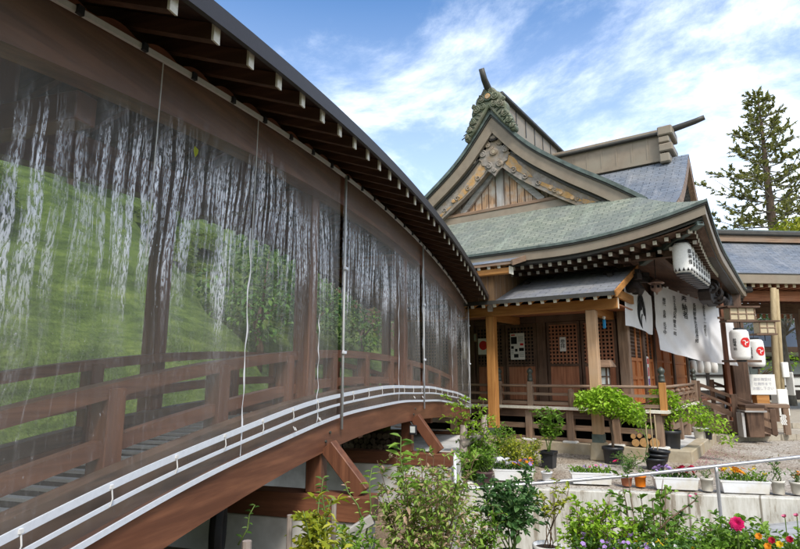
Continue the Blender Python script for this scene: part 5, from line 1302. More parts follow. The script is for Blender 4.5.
# firewood rounds under the veranda corner
for i, (y, z, r) in enumerate(((2.74,.31,.075),(2.575,.325,.09),(2.38,.33,.095),(2.78,.435,.05),(2.66,.45,.045),(2.48,.455,.045))):
    m_ = MB(); m_.tube([(0,0,0),(.35,0,0)], r, 12, False); m_.mi = 1; m_.add([(0,r*math.cos(j*.5236),r*math.sin(j*.5236)) for j in range(12)], [tuple(range(12))])
    o = m_.build('sawn_log', [M['bark'], M['logend']], local=True); o.location = (12.215,y,z); tag(o, 'freshly sawn log round stacked under the veranda corner', 'log', 'sawn rounds under the veranda')
# ================================================================== PLANTS
def pot_mesh(r, h, taper=.78, rim=.014, n=20):
    return MB().lathe([(r*taper,0),(r*.97,h*.82),(r*1.07,h*.82),(r*1.07,h),(r*.98,h),(r*.94,h*.90),(.001,h*.90)], (0,0,0), n, False)
def add_pot(t, r, h, m, taper=.78, sq=False):
    o = pot_mesh(r, h, taper, n=4 if sq else 20).build('pot', M[m], t, local=True, smooth=not sq)
    if sq: o.rotation_euler = (0,0,.785)
    MB().lathe([(.001,h*.905),(r*.93,h*.905)], (0,0,0), 16, False).build('soil', M['soil'], t, local=True)
def flower_mb(r, n=5, cup=.25, rows=1, seed=0):
    mb = MB(); rr = random.Random(seed)
    for k in range(rows):
        rk = r*(1-.8*k/max(1,rows)); ck = cup + k*.34
        for i in range(n):
            a = 6.283*i/n + k*.6 + rr.uniform(-.1,.1); d = Vector((math.cos(a), math.sin(a), ck)); mb.leaf(Vector((0,0,.01*k*r*10*.3)), d, Vector((-math.cos(a)*ck,-math.sin(a)*ck,1)), rk, rk*1.15, .2)
    return mb
def flowers(t, pts, m, r=.03, n=5, cup=.25, rows=1, name='flower', face=None):
    proto = None; rr = random.Random(len(pts))
    for p in pts:
        if proto is None: proto = flower_mb(r, n, cup, rows).build(name, M[m], t, local=True); o = proto
        else: o = copy_part(proto, t)
        o.location = p; a = rr.uniform(-.5,.5); o.rotation_euler = ((face or 0)+rr.uniform(-.3,.3), a, rr.uniform(0,6.28)); s_ = rr.uniform(.8,1.15); o.scale = (s_,s_,s_)
def shrub(name, label, cat, base, h, sp, lm, L=.06, stems=5, twigs=7, leaves=9, seed=1, pot=None, lo=.25, wl=.5, lean=(0,0), sm='stemgreen', up=.35, group=None, twl=.3, sr=.008, prof=None, fill=None):
    L *= .88; leaves = int(leaves*1.25)
    t = thing(name, label, cat, base, 0, group); rr = random.Random(seed); fo = MB(); ph = 0
    if pot: add_pot(t, *pot); ph = pot[1]*.88
    tips = []
    for k in range(stems):
        a = 6.283*k/stems + rr.uniform(-.5,.5); q = sp*(rr.random()**.6); hh = h*rr.uniform(.72,1.0); tx_, ty_ = q*math.cos(a)+lean[0], q*math.sin(a)+lean[1]
        b0 = Vector((rr.uniform(-.03,.03), rr.uniform(-.03,.03), ph)); pts = []
        for i in range(8):
            u = i/7; w = u**1.3; pts.append(b0 + Vector((tx_*w + .03*math.sin(u*7+k), ty_*w + .03*math.cos(u*6+k), (hh-ph)*u)))
        mb = MB(); mb.tube(pts, [sr*(1-.6*i/7) for i in range(8)], 5)
        for j in range(twigs):
            u = lerp(lo, 1.0, (j+rr.random())/twigs); i = min(6, int(u*7)); p = pts[i].lerp(pts[i+1], u*7-i)
            a2 = rr.uniform(0, 6.283); wd = 1.0 if prof is None else prof(u)
            d = Vector((math.cos(a2), math.sin(a2), up+rr.uniform(-.2,.4))).normalized(); tl = twl*sp*3*rr.uniform(.45,1)*wd*(1.1-.5*u)
            e = p + d*tl; mid = p + d*tl*.5 + Vector((0,0,.06*tl)); tw = [p, mid, e]; mb.tube(tw, [sr*.45, sr*.35, sr*.2], 4)
            for q_ in range(leaves):
                v = (q_+.6)/leaves; c = p.lerp(mid, v*2) if v < .5 else mid.lerp(e, v*2-1)
                sd = Vector((rr.uniform(-1,1), rr.uniform(-1,1), rr.uniform(-.35,.75))).normalized(); ld = (d*.5 + sd).normalized()
                nrm = Vector((rr.uniform(-.5,.5), rr.uniform(-.5,.5), 1)); l = L*rr.choice((rr.uniform(.35,.8), rr.uniform(.75,1.3))); fo.leaf(c, ld, nrm, l, l*wl*rr.uniform(.85,1.15))
            tips.append(e)
        mb.build('stem', M[sm], t, local=True, smooth=True)
    if fill:
        for (c_, r_, n_) in fill: crown(fo, c_, r_, int(n_*1.3), L, rr, wl, 0, .15)
    fo.build('foliage', M[lm], t, local=True)
    return t, tips
def crown(fo, c, rad, n, L, rr, wl=.5, droop=0, shell=.55, clump=None):
    for _ in range(n):
        while True:
            q = Vector((rr.uniform(-1,1), rr.uniform(-1,1), rr.uniform(-1,1)))
            if shell < q.length < 1: break
        if clump and clump(q): continue
        p = Vector(c) + Vector((q.x*rad[0], q.y*rad[1], q.z*rad[2] - droop*(q.x**2+q.y**2)*rad[2]))
        d = Vector((q.x + rr.uniform(-.8,.8), q.y + rr.uniform(-.8,.8), rr.uniform(-.7,.4))); l = L*rr.choice((rr.uniform(.4,.8), rr.uniform(.75,1.3)))
        fo.leaf(p, d, Vector((rr.uniform(-.6,.6), rr.uniform(-.6,.6), 1)), l, l*wl)
def wpt(x, y, D):    # survey column/row at distance D -> world
    f_ = 552.; pit = math.atan(98.5/f_); r_ = (x-400)/f_; u_ = -(y-274.5)/f_
    fz = math.cos(pit) - u_*math.sin(pit); zz = math.sin(pit) + u_*math.cos(pit); k_ = D/fz
    return FW*D + RT*(r_*k_) + Vector((0,0,1.7+zz*k_))
# ---- planters on the wall
WD = R(-66.4)
def planter(p0, p1, label, spec, leaf, seed, lh=.16):
    p0, p1 = Vector((*p0,0)), Vector((*p1,0)); c = (p0+p1)/2 + Vector((.17,.06,.026)); L = (p1-p0).length
    t = thing('planter', label, 'planter', c, WD, 'white planters along the wall'); w_ = .19; h_ = .17
    mb = MB(); b = .86
    def ringz(k, z): return [(-L/2*k,-w_/2*k,z),(L/2*k,-w_/2*k,z),(L/2*k,w_/2*k,z),(-L/2*k,w_/2*k,z)]
    lv = [ringz(.90,.0),ringz(.97,h_-.025),ringz(1.02,h_-.025),ringz(1.02,h_),ringz(.97,h_),ringz(.95,h_-.03)]
    for r_ in lv: mb.v += [Vector(q) for q in r_]
    for k in range(5):
        for j in range(4): mb.f.append((k*4+j,k*4+(j+1)%4,k*4+4+(j+1)%4,k*4+4+j)); mb.m.append(0)
    mb.f.append((3,2,1,0)); mb.m.append(0); mb.build('trough', M['planter'], t, local=True, bevel=.004)
    mb = MB(); mb.add([(-L*.47,-w_*.47,h_-.029),(L*.47,-w_*.47,h_-.029),(L*.47,w_*.47,h_-.029),(-L*.47,w_*.47,h_-.029)], [(0,1,2,3)]); mb.build('soil', M['soil'], t, local=True)
    rr = random.Random(seed); fo = MB()
    for i in range(int(420*L)):
        x = rr.uniform(-.46,.46)*L; p = Vector((x, rr.uniform(-.45,.45)*w_, h_-.02)); d = Vector((rr.uniform(-.5,.5), rr.uniform(-.6,.6), 1)); l = lh*rr.uniform(.25,.9)
        p2 = p + d.normalized()*l*rr.random(); fo.leaf(p2, d + Vector((rr.uniform(-.6,.6),rr.uniform(-.6,.6),-.3)), Vector((rr.uniform(-1,1),-1,.5)), .045*rr.uniform(.6,1.3), .02)
    fo.build('foliage', M[leaf], t, local=True)
    for m_, n, x0, x1, r in spec:
        pts = [(rr.uniform(x0,x1)*L, rr.uniform(-.6,.2)*w_, h_+lh*rr.uniform(.45,1.0)) for _ in range(n)]
        flowers(t, pts, m_, r*1.3, 5, .35, 2, face=.6)
    return t
planter((8.23,4.0),(8.60,3.47), 'white planter with white and orange violas, leftmost along the wall', [('p_white',16,-.45,0,.035),('p_orange',8,-.02,.45,.026),('p_lilac',8,.02,.46,.028),('p_yellow',4,.0,.45,.024)], 'leaf_mid', 1)
planter((8.74,2.94),(8.94,2.36), 'white planter with sparse pale pink blooms and low green leaves', [('p_pink',4,-.45,.4,.02),('p_lilac',5,-.45,.4,.018)], 'leaf_fresh', 2, .12)
planter((9.03,1.80),(9.28,1.24), 'white planter with lilac flowers at left and deep red ones at right', [('p_lilac',14,-.47,-.02,.03),('p_red',12,.02,.4,.034),('p_pink',4,.25,.46,.026)], 'leaf_mid', 3, .15)
planter((9.30,.97),(9.56,.38), 'white planter of yellow marigolds at the right end of the wall', [('p_orange',9,-.46,.0,.034),('p_yellow',14,-.4,.46,.026)], 'leaf_fresh', 4, .18)
def potted(name, label, p, pr0, ph0, pm0, **kw):
    if kw: return shrub(name, label, 'potted plant', p, pot=(pr0,ph0,pm0,kw.pop('taper',.78)), **kw)
W0 = Vector((.16,.06,.026))
potted('potted_sprout', 'small square white pot with a tiny pink bloom beside the first planter', Vector((8.70,3.30,0))+W0, .085, .13, 'planter', h=.22, sp=.05, lm='leaf_fresh', L=.03, stems=3, twigs=3, leaves=4, seed=11)
potted('potted_rose', 'terracotta pot with a leafy green cutting on the wall', Vector((8.98,2.16,0))+W0, .085, .14, 'terracotta', h=.34, sp=.09, lm='leaf_mid', L=.045, stems=4, twigs=4, leaves=5, seed=12)
potted('potted_rose', 'bright orange pot with a small plant beside the terracotta pot', Vector((9.05,1.98,0))+W0, .082, .16, 'orange_pot', h=.30, sp=.06, lm='leaf_fresh', L=.035, stems=3, twigs=3, leaves=4, seed=13, taper=.88)
potted('potted_sapling', 'cream pot with a wispy seedling left of the marigold planter', Vector((9.28,1.12,0))+W0, .085, .18, 'potwhite', h=.36, sp=.09, lm='leaf_grey', L=.03, stems=4, twigs=4, leaves=4, seed=14, taper=.85)
potted('potted_sapling', 'cream pot with a taller sprouting sapling right of the marigold planter', Vector((9.62,.27,0))+W0, .085, .18, 'potwhite', h=.46, sp=.12, lm='leaf_mid', L=.045, stems=4, twigs=5, leaves=5, seed=15, taper=.85)
t, tp = potted('potted_flower', 'pot with orange and yellow blooms at the right edge of the wall', Vector((9.73,.05,0))+W0, .085, .17, 'potwhite', h=.34, sp=.09, lm='leaf_mid', L=.04, stems=4, twigs=4, leaves=5, seed=16)
flowers(t, tp[:6], 'p_orange', .03, 5, .35, 2)
# ---- yard plants
t = thing('potted_maple', 'round headed lime green maple in a black pot beside the porch post', 'potted tree', (11.36,2.97,0)); add_pot(t, .19, .31, 'black', .85)
rr = random.Random(21); mb = MB(); mb.tube([(0,0,.26),(.01,-.01,.5),(-.01,.02,.75),(.0,.03,.95)], [.028,.024,.022,.016], 7)
for a in range(9):
    an = a*.7; mb.tube([(0,.02,.78),(.2*math.cos(an),.24*math.sin(an),.98),(.42*math.cos(an),.52*math.sin(an),.95)], [.012,.008,.003], 5)
mb.build('trunk', M['bark'], t, local=True, smooth=True); fo = MB()
for cx, cy, cz, rx, ry, rz_, n in ((0,.12,1.14,.42,.52,.25,900),(-.1,.40,1.20,.28,.24,.18,380),(.05,-.22,1.05,.35,.36,.22,520),(0,-.42,.93,.25,.22,.17,230),(0,.08,1.32,.28,.3,.14,320)):
    crown(fo, (cx,cy,cz), (rx,ry,rz_), n, .085, rr, .62, .25, .35)
fo.build('crown', M['leaf_lime'], t, local=True)
t = thing('potted_maple', 'spreading lime green maple in a black pot on the stone apron corner', 'potted tree', (12.62,2.16,.2)); add_pot(t, .20, .36, 'black', .85)
rr = random.Random(22); mb = MB(); mb.tube([(0,0,.3),(.0,-.02,.6),(.03,-.05,.85)], [.02,.018,.012], 6)
for a in range(8): an = a*.785; mb.tube([(0,-.02,.6),(.3*math.cos(an),.3*math.sin(an)-.1,.85),(.5*math.cos(an),.6*math.sin(an)-.2,.7)], [.01,.007,.003], 5)
mb.build('trunk', M['bark'], t, local=True, smooth=True); fo = MB()
for cx, cy, cz, rx, ry, rz_, n in ((0,.1,1.02,.26,.30,.22,330),(0,.15,.72,.32,.34,.22,420),(0,.0,.95,.28,.28,.22,330),(.1,-.36,.74,.32,.40,.22,480),(.2,-.75,.52,.24,.30,.20,260),(.05,.42,.55,.2,.22,.16,170),(.25,-.98,.28,.15,.18,.16,90),(0,.2,.42,.25,.3,.12,140)):
    crown(fo, (cx,cy,cz), (rx,ry,rz_), n, .075, rr, .55, .3, .3)
fo.build('crown', M['leaf_lime'], t, local=True)
shrub('potted_sapling', 'leafy young sapling in a black square pot standing before the porch', 'potted plant', (10.16,3.80,0), 1.18, .27, 'leaf_fresh', .10, 7, 10, 8, 31, (.17,.30,'black',.8,True), .35, .42, (.02,-.08), 'stemgreen', .2)
t, tp = shrub('low_rose', 'low straggling rose with a hot pink bloom on the gravel', 'rose', (10.9,2.55,0), .26, .40, 'leaf_mid', .05, 9, 5, 6, 32, None, .2, .5, (0,0), 'stemgreen', .1)
flowers(t, [tuple(wpt(616,462,10.6) - Vector((10.9,2.55,0)))], 'p_hot', .075, 7, .5, 3, 'bloom')
t = thing('stacked_pots', 'stack of empty black nursery pots on the gravel', 'pots', (11.05,2.17,0))
for i in range(3): 
    o = pot_mesh(.17,.2,.8).build('nursery_pot', M['black'], t, local=True, smooth=True); o.location = (.02*i,-.03*i,.075*i); o.rotation_euler = (.04*i,.03,0)
for i, (dx, dy) in enumerate(((.0,.10),(.05,-.05),(-.05,.0))):
    p = Vector((11.05+dx,2.17+dy,.0)); o = MB().tube([p, p+Vector((.03,.02,.85+.1*i))], .009, 6).build('stake', M['stake'], loc=p, smooth=True); tag(o, 'thin bamboo stake standing in the stack of nursery pots', 'stake', 'stakes in the nursery pots')
t, tp = shrub('young_vine', 'thin vine with yellow green leaves climbing the bamboo stakes', 'vine', (11.1,2.3,.15), .95, .22, 'leaf_lime', .07, 3, 6, 4, 33, None, .55, .55)
for lab, x, D, r, h, m, lm, hh, seed in (('small white pot with a shrubby plant behind the spreading maple',695,13.3,.14,.26,'potwhite','leaf_mid',.75,41),('pale blue pot beside the small white pot on the apron',703,13.8,.10,.26,'pipe_grey','leaf_grey',.85,42),('small navy pot with pink buds at the end of the pot row',709,14.2,.10,.2,'black','leaf_mid',.9,43)):
    p = PD(x, D, .2); p.x = min(p.x, 14.8); t, tp = shrub('potted_shrub', lab, 'potted plant', p, hh, .16, lm, .05, 4, 5, 6, seed, (r,h,m,.8), .4)
    if seed != 42: flowers(t, tp[:4], 'p_pink' if seed == 43 else 'p_white', .035, 5, .5, 2)
# left corner: trellis of old posts with climber, shrubs, brown pot
lb = PD(466,9.6,0)
for (x0,y0,x1,y1,D,r,lab) in ((461,482,464,425,9.3,.065,'grey old trunk post leaning beside the bridge end'),(472,468,473,420,9.5,.03,'thin grey stake beside the leaning trunk post'),(484,470,484,415,9.9,.055,'pale grey upright post half hidden by the climber')):
    a, b = wpt(x0,y0,D), wpt(x1,y1,D+.05); a.z = -.02; o = MB().tube([a, a.lerp(b,.5)+Vector((.02,0,0)), b], [r*1.1,r,r*.9], 9).build('old_post', M['stakegrey'], loc=a, smooth=True); tag(o, lab, 'post')
a, b = wpt(462,446,9.3), wpt(482,434,9.5); o = MB().tube([a, b], .05, 9).build('cut_branch', M['bark_pale'], loc=a, smooth=True); tag(o, 'thick sawn branch lying across the old posts', 'branch')
p = wpt(472,430,9.4); t, tp = shrub('climbing_plant', 'bright climber with feathery sprays over the old posts', 'climber', (p.x,p.y,0), 1.45, .40, 'leaf_lime', .085, 7, 9, 9, 51, None, .45, .42, (-.02,.05), 'twig', .1)
p = PD(478,9.6,0); shrub('leafy_shrub', 'dense mid green shrub at the foot of the old posts', 'shrub', p, .66, .34, 'leaf_fresh', .075, 12, 9, 10, 52, None, .05, .45, fill=[((0,0,.34),(.34,.34,.26),420)])
p = PD(470,9.0,0); shrub('leafy_shrub', 'small bushy green shrub beside the leaning trunk post', 'shrub', p, .55, .24, 'leaf_fresh', .07, 9, 8, 9, 57, None, .05, .45, fill=[((0,0,.28),(.28,.28,.22),300)])
p = PD(482,8.75,.02); shrub('potted_shrub', 'light green leafy plant in a mauve brown pot by the wall', 'potted plant', p, .52, .22, 'leaf_fresh', .075, 9, 6, 8, 53, (.12,.22,'potbrown',.8), .3, .42)
p = PD(512,9.9,0); shrub('leafy_shrub', 'yellow green mounded shrub behind the viola planter', 'shrub', p, .60, .30, 'leaf_yellow', .05, 14, 9, 10, 54, None, .1, .5, fill=[((0,0,.36),(.32,.32,.24),420)])
p = PD(528,10.3,0); shrub('leafy_shrub', 'golden tipped bush right of the mounded shrub', 'shrub', p, .58, .24, 'leaf_gold', .045, 12, 8, 10, 55, None, .1, .5)
p = PD(500,10.6,0); shrub('leafy_shrub', 'fresh green shrub in front of the orange porch post', 'shrub', p, .80, .26, 'leaf_fresh', .06, 9, 9, 9, 56, None, .1, .5, fill=[((0,0,.5),(.24,.24,.26),300)])
# ---- foreground plants
t, tp = shrub('pink_tipped_bush', 'big loose bush with pink tinted young leaves in the foreground centre', 'bush', wpt(425,549,4.75)-Vector((0,0,.75)), 1.50, .50, 'leaf_pinkish', .062, 30, 12, 11, 61, None, .3, .40, (0,0), 'twig', .45, twl=.15, sr=.006, fill=[((0,0,.90),(.56,.45,.40),900),((.05,-.05,1.22),(.36,.34,.2),240)])
fl_ = [Vector(q) for q in tp if q.z > .7][:9]; flowers(t, fl_, 'p_pink', .022, 5, .5, 1)
def shoot(name, label, x0, y0, x1, y1, D, L, n, lm, seed):
    a, b = wpt(x0,y0,D), wpt(x1,y1,D); t = thing(name, label, 'shoot', a); rr = random.Random(seed); pts = [Vector((0,0,0)), (b-a)*.4+RT*.02, (b-a)*.75-RT*.01, b-a]
    MB().tube(pts, [.007,.006,.005,.003], 6).build('stem', M['stemgreen'], t, local=True, smooth=True); fo = MB()
    for i in range(n):
        u = .15+.85*i/(n-1); k = min(2,int(u*3)); p = pts[k].lerp(pts[k+1], u*3-k); sg = 1 if i % 2 else -1
        d = RT*sg*rr.uniform(.6,1) + FW*rr.uniform(-.6,.6) + UP*rr.uniform(-.1,.45); l = L*rr.uniform(.7,1.2); fo.leaf(p, d, UP + FW*rr.uniform(-.8,-.1), l, l*.36)
    fo.build('foliage', M[lm], t, local=True)
shoot('young_shoot', 'tall bright green shoot rising from the pink tipped bush', 404, 520, 401, 437, 4.55, .115, 17, 'leaf_fresh', 1)
shoot('young_shoot', 'shorter shoot with small oval leaves left of the tall one', 366, 535, 372, 468, 4.5, .07, 14, 'leaf_fresh', 2)
shoot('young_shoot', 'thin reddish shoot crossing the lower sill beam', 362, 520, 345, 483, 4.45, .045, 10, 'leaf_pinkish', 3)
shoot('climbing_vine', 'vine with dark heart shaped leaves climbing the near support post', 322, 535, 323, 478, 4.55, .062, 18, 'leaf_mid', 4)
shoot('curling_vine', 'thin curling vine tendril beside the lower concrete wall', 238, 545, 255, 505, 4.2, .055, 9, 'leaf_mid', 5)
t, tp = shrub('young_bush', 'small bush with pale yellow green leaves at the foot of the bridge', 'bush', wpt(318,549,3.8)-Vector((0,0,.55)), .86, .17, 'leaf_yellow', .075, 9, 8, 9, 62, None, .35, .40, (0,0), 'stemgreen', .5, fill=[((0,0,.55),(.22,.2,.2),160)])
t, tp = shrub('young_bush', 'mid green undergrowth left of the pink tipped bush', 'bush', wpt(352,549,4.1)-Vector((0,0,.6)), .78, .16, 'leaf_fresh', .06, 9, 8, 9, 63, None, .35, .45, (0,0), 'stemgreen', .5, fill=[((0,0,.5),(.22,.2,.22),260)])
for (x,y,D,lab) in ((290,515,3.7,'short grey stake left of the yellow green bush'),(334,499,4.1,'tall grey stake behind the yellow green bush'),(247,541,3.5,'sawn pale post end at the lower left')):
    a = wpt(x,y,D); b = a - Vector((0,0,1.0)); o = MB().tube([b, a], .018 if x > 250 else .028, 8).build('stake', M['stakegrey'], loc=b, smooth=False); tag(o, lab, 'stake')
a, b = wpt(325,549,4.2), wpt(372,519,4.35); o = MB().bar(a, b, .03, .07).build('grey_board', M['grey_x'], loc=a, bevel=.004); tag(o, 'weathered grey board propped behind the bush', 'board')
# rose in black pot, white potted plant, leafy shrubs
c = wpt(512,540,5.6); shrub('potted_rose', 'dark green leafy rose bush in a black pot before the stained wall', 'rose', (c.x,c.y,-.36), 1.15, .32, 'leaf_dark', .078, 11, 9, 9, 71, (.17,.38,'black',.8), .42, .60, (0,0), 'stemgreen', .3, fill=[((0,0,.80),(.36,.34,.26),260)])
c = wpt(547,540,5.6); shrub('potted_sapling', 'slender plant with thin stems in a white round pot before the wall', 'potted plant', (c.x,c.y,-.24), .90, .17, 'leaf_yellow', .065, 5, 6, 5, 72, (.13,.34,'planter',.85), .6, .5, (.02,-.05), 'twig', .3, sr=.006)
c = wpt(585,549,5.0); shrub('young_bush', 'yellow green leafed bush right of the white round pot', 'bush', (c.x,c.y,-.35), .98, .22, 'leaf_lime', .058, 12, 9, 9, 73, None, .35, .5, (0,0), 'twig', .4, fill=[((0,0,.62),(.24,.22,.26),420)])
c = wpt(648,549,5.0); shrub('rose_bush', 'rose bush with big dark leaves and a slanting cane before the wall', 'rose', (c.x,c.y,-.35), 1.14, .24, 'leaf_fresh', .078, 8, 6, 7, 74, None, .4, .58, (0,0), 'twig', .35, fill=[((0,0,.6),(.26,.24,.25),240)])
a, b = wpt(640,549,4.9), wpt(696,500,5.1); t = thing('rose_cane', 'long slanting rose cane with pink buds over the stained wall', 'cane', a)
MB().tube([(0,0,0), (b-a)*.5+UP*.03, b-a], [.010,.008,.005], 6).build('stem', M['twig'], t, local=True, smooth=True); rr = random.Random(9); fo = MB()
for i in range(34): p = (b-a)*rr.uniform(.25,1.05); fo.leaf(p, Vector((rr.uniform(-1,1),rr.uniform(-1,1),rr.uniform(-.3,.7))), UP-FW*.5, .06*rr.uniform(.6,1.1), .032)
fo.build('foliage', M['leaf_mid'], t, local=True); flowers(t, [(b-a)+UP*.04, (b-a)*.9+UP*.06], 'p_pink', .025, 5, 1.4, 2, 'bud')
c = wpt(634,549,4.65); t = thing('flower_trough', 'trough of lilac and yellow violas before the lime young bush', 'planter', (c.x,c.y,.07), WD)
MB().box(-.45,.45,-.12,.12,0,.17).build('trough', M['potwhite'], t, local=True, bevel=.01); rr = random.Random(8); fo = MB()
for i in range(700): p = Vector((rr.uniform(-.45,.45), rr.uniform(-.14,.12), .15+rr.random()*.17)); fo.leaf(p, Vector((rr.uniform(-1,1),rr.uniform(-1,1),rr.uniform(-.2,1))), UP, .05, .022)
fo.build('foliage', M['leaf_mid'], t, local=True)
flowers(t, [(rr.uniform(-.44,.1), rr.uniform(-.16,.1), rr.uniform(.26,.36)) for _ in range(34)], 'p_lilac', .019, 5, .3, 1, face=.7)
flowers(t, [(rr.uniform(-.05,.45), rr.uniform(-.16,.1), rr.uniform(.24,.34)) for _ in range(18)], 'p_yellow', .019, 5, .3, 1, face=.7)
flowers(t, [(rr.uniform(.0,.45), rr.uniform(-.16,.1), rr.uniform(.25,.35)) for _ in range(12)], 'p_white', .019, 5, .3, 1, face=.7)
c = wpt(735,549,4.9); t, tp = shrub('rose_bush', 'leafy rose bush with a large crimson bloom in the right foreground', 'rose', (c.x,c.y,-.30), .80, .30, 'leaf_fresh', .068, 18, 7, 9, 75, None, .4, .55, (0,0), 'stemgreen', .35, fill=[((0,0,.45),(.34,.30,.24),520)])
q = wpt(737,524,4.72)-Vector((c.x,c.y,-.30)); flowers(t, [tuple(q)], 'p_hot', .066, 9, .2, 5, 'bloom', face=.9)
MB().tube([q+Vector((.01,0,-.01)), Vector((q.x*.7,q.y*.7,.35))], .006, 6).build('stem', M['stemgreen'], t, local=True)
c2 = wpt(785,549,4.75); t, tp = shrub('rose_bush', 'rose bush with pink buds and orange blooms at the lower right corner', 'rose', (c2.x,c2.y,-.30), .74, .26, 'leaf_fresh', .066, 14, 7, 9, 76, None, .4, .55, (0,0), 'stemgreen', .35, fill=[((0,0,.45),(.34,.30,.24),520)])
for (x,y) in ((785,518),(797,517)):
    q = wpt(x,y,4.7)-Vector((c2.x,c2.y,-.30)); flowers(t, [tuple(q)], 'p_pink', .034, 6, 1.6, 3, 'bud'); MB().tube([q, Vector((q.x*.8,q.y*.8,.3))], .004, 5).build('stem', M['stemgreen'], t, local=True)
for (x,y,m_) in ((759,537,'p_orange'),(772,541,'p_red'),(780,545,'p_yellow'),(790,540,'p_red'),(768,547,'p_orange')):
    q = wpt(x,y,4.6)-Vector((c2.x,c2.y,-.30)); flowers(t, [tuple(q)], m_, .035, 7, .6, 3, 'bloom', face=.7)
c = wpt(612,549,4.85); shrub('young_bush', 'bright lime young bush behind the viola trough', 'bush', (c.x,c.y,-.35), 1.0, .24, 'leaf_lime', .055, 12, 9, 9, 78, None, .4, .5, (0,0), 'twig', .4, fill=[((0,0,.66),(.26,.24,.26),380)])
c = wpt(668,549,5.5); shrub('young_bush', 'airy light green bush against the stained wall beside the slanting cane', 'bush', (c.x,c.y,-.40), .90, .30, 'leaf_fresh', .06, 10, 7, 7, 79, None, .4, .5, (0,0), 'twig', .4, fill=[((0,0,.52),(.30,.3,.22),160)])
c = wpt(722,549,5.6); shrub('young_bush', 'low spreading green bush at the foot of the handrail post', 'bush', (c.x,c.y,-.40), .74, .34, 'leaf_fresh', .055, 12, 7, 7, 80, None, .4, .5, (0,0), 'twig', .4, fill=[((0,0,.42),(.36,.34,.20),220)])
c = wpt(480,549,5.3); shrub('young_bush', 'light green bush between the pink tipped bush and the dark potted rose', 'bush', (c.x,c.y,-.40), .95, .22, 'leaf_fresh', .055, 12, 8, 8, 81, None, .4, .45, (0,0), 'twig', .4, fill=[((0,0,.55),(.24,.24,.24),260)])
c = wpt(690,549,4.9); shrub('rose_bush', 'low green rose foliage between the viola trough and the crimson rose', 'rose', (c.x,c.y,-.30), .70, .22, 'leaf_fresh', .062, 14, 6, 9, 77, None, .4, .55, (0,0), 'stemgreen', .35, fill=[((0,0,.45),(.34,.30,.24),520)])

# ================================================================== TREES
M['leaf_conifer'] = leafmat('conifer_sprays', [(0,(.13,.15,.04)),(.5,(.22,.23,.06)),(1,(.36,.35,.10))])
def conifer(x, D, H, label, seed):
    p = PD(x, D, 0); t = thing('conifer_tree', label, 'tree', p); rr = random.Random(seed)
    MB().tube([(0,0,0),(.05,0,H*.3),(0,.05,H*.6),(0,0,H*.85),(0,0,H)], [.42,.36,.24,.10,.02], 9).build('trunk', M['bark'], t, local=True, smooth=True); fo = MB()
    proto = []
    n = 96
    for i in range(n):
        u = (i+rr.random()*.8)/n; z = lerp(H*.36, H*.985, u**.9); prog = (z-H*.36)/(H*.64); R0 = lerp(7.6,.40,prog**.74)*rr.uniform(.55,1.1); a = i*2.4+rr.uniform(-.3,.3)
        d = Vector((math.cos(a), math.sin(a), 0)); b = Vector((0,0,z)); e = b + d*R0 + UP*(R0*rr.uniform(.10,.42)); m1 = b + d*R0*.5 + UP*(R0*rr.uniform(-.10,.10))
        mb = MB(); mb.tube([b, m1, e], [.055*(1-.6*prog)+.01,.035,.012], 5); pts = [b, m1, e]
        for k in range(int(6+R0*5)):
            v = rr.uniform(.22,1.0); c = b.lerp(m1, v*2) if v < .5 else m1.lerp(e, v*2-1)
            sd = (d*rr.uniform(.2,1) + Vector((rr.uniform(-1,1),rr.uniform(-1,1),rr.uniform(-.1,.9)))).normalized(); tl = rr.uniform(.25,.75)*(1.1-.4*prog)
            q = c + sd*tl; mb.tube([c, q], [.014,.006], 3)
            if rr.random() < .93:
                for w in range(rr.randint(12,20)):
                    cc = c.lerp(q, rr.uniform(.3,1.05)); fo.leaf(cc, sd + Vector((rr.uniform(-.7,.7),rr.uniform(-.7,.7),rr.uniform(-.4,.6))), Vector((rr.uniform(-1,1),rr.uniform(-1,1),1)), rr.uniform(.12,.27), .075)
        mb.build('limb', M['bark_grey'], t, local=True)
    fo.build('crown', M['leaf_conifer'], t, local=True); return t
conifer(792, 33, 19.6, 'tall sparse conifer with bare upswept branches rising behind the open hall', 4)
def broadleaf(name, x, D, H, label, lm, blobs, L, n, seed, tr_=.2, bark='bark', trunk_h=None):
    p = PD(x, D, 0); t = thing(name, label, 'tree', p); rr = random.Random(seed); th = trunk_h or H*.5
    MB().tube([(0,0,0),(.1,.05,th*.4),(-.05,.1,th*.75),(.05,0,th)], [tr_,tr_*.85,tr_*.7,tr_*.5], 8).build('trunk', M[bark], t, local=True, smooth=True); fo = MB()
    for (bx_, by_, bz_, r_) in blobs:
        q = RT*bx_ + FW*by_ + UP*bz_
        MB().tube([Vector((.05,0,th*.8)), (q*.5+Vector((0,0,th*.45))), q], [tr_*.4,tr_*.25,tr_*.08], 6).build('limb', M[bark], t, local=True, smooth=True)
        hole = [Vector((rr.uniform(-1,1),rr.uniform(-1,1),rr.uniform(-1,1))) for _ in range(5)]
        crown(fo, q, (r_,r_,r_*.75), int(n*r_*r_), L, rr, .55, .1, .25, lambda v: any((v-h_).length < .38 for h_ in hole))
    fo.build('crown', M[lm], t, local=True); return t
broadleaf('broadleaf_tree', 822, 27, 9.5, 'yellow green leafy tree showing over the open hall roof', 'leaf_gold', [(-1.3,0,7.4,1.0),(0,0,8.4,1.6),(1.5,.3,8.8,1.7),(.6,-.4,7.2,1.4),(-.6,.5,7.2,1.2),(3.0,.5,8.4,1.6)], .26, 420, 81)
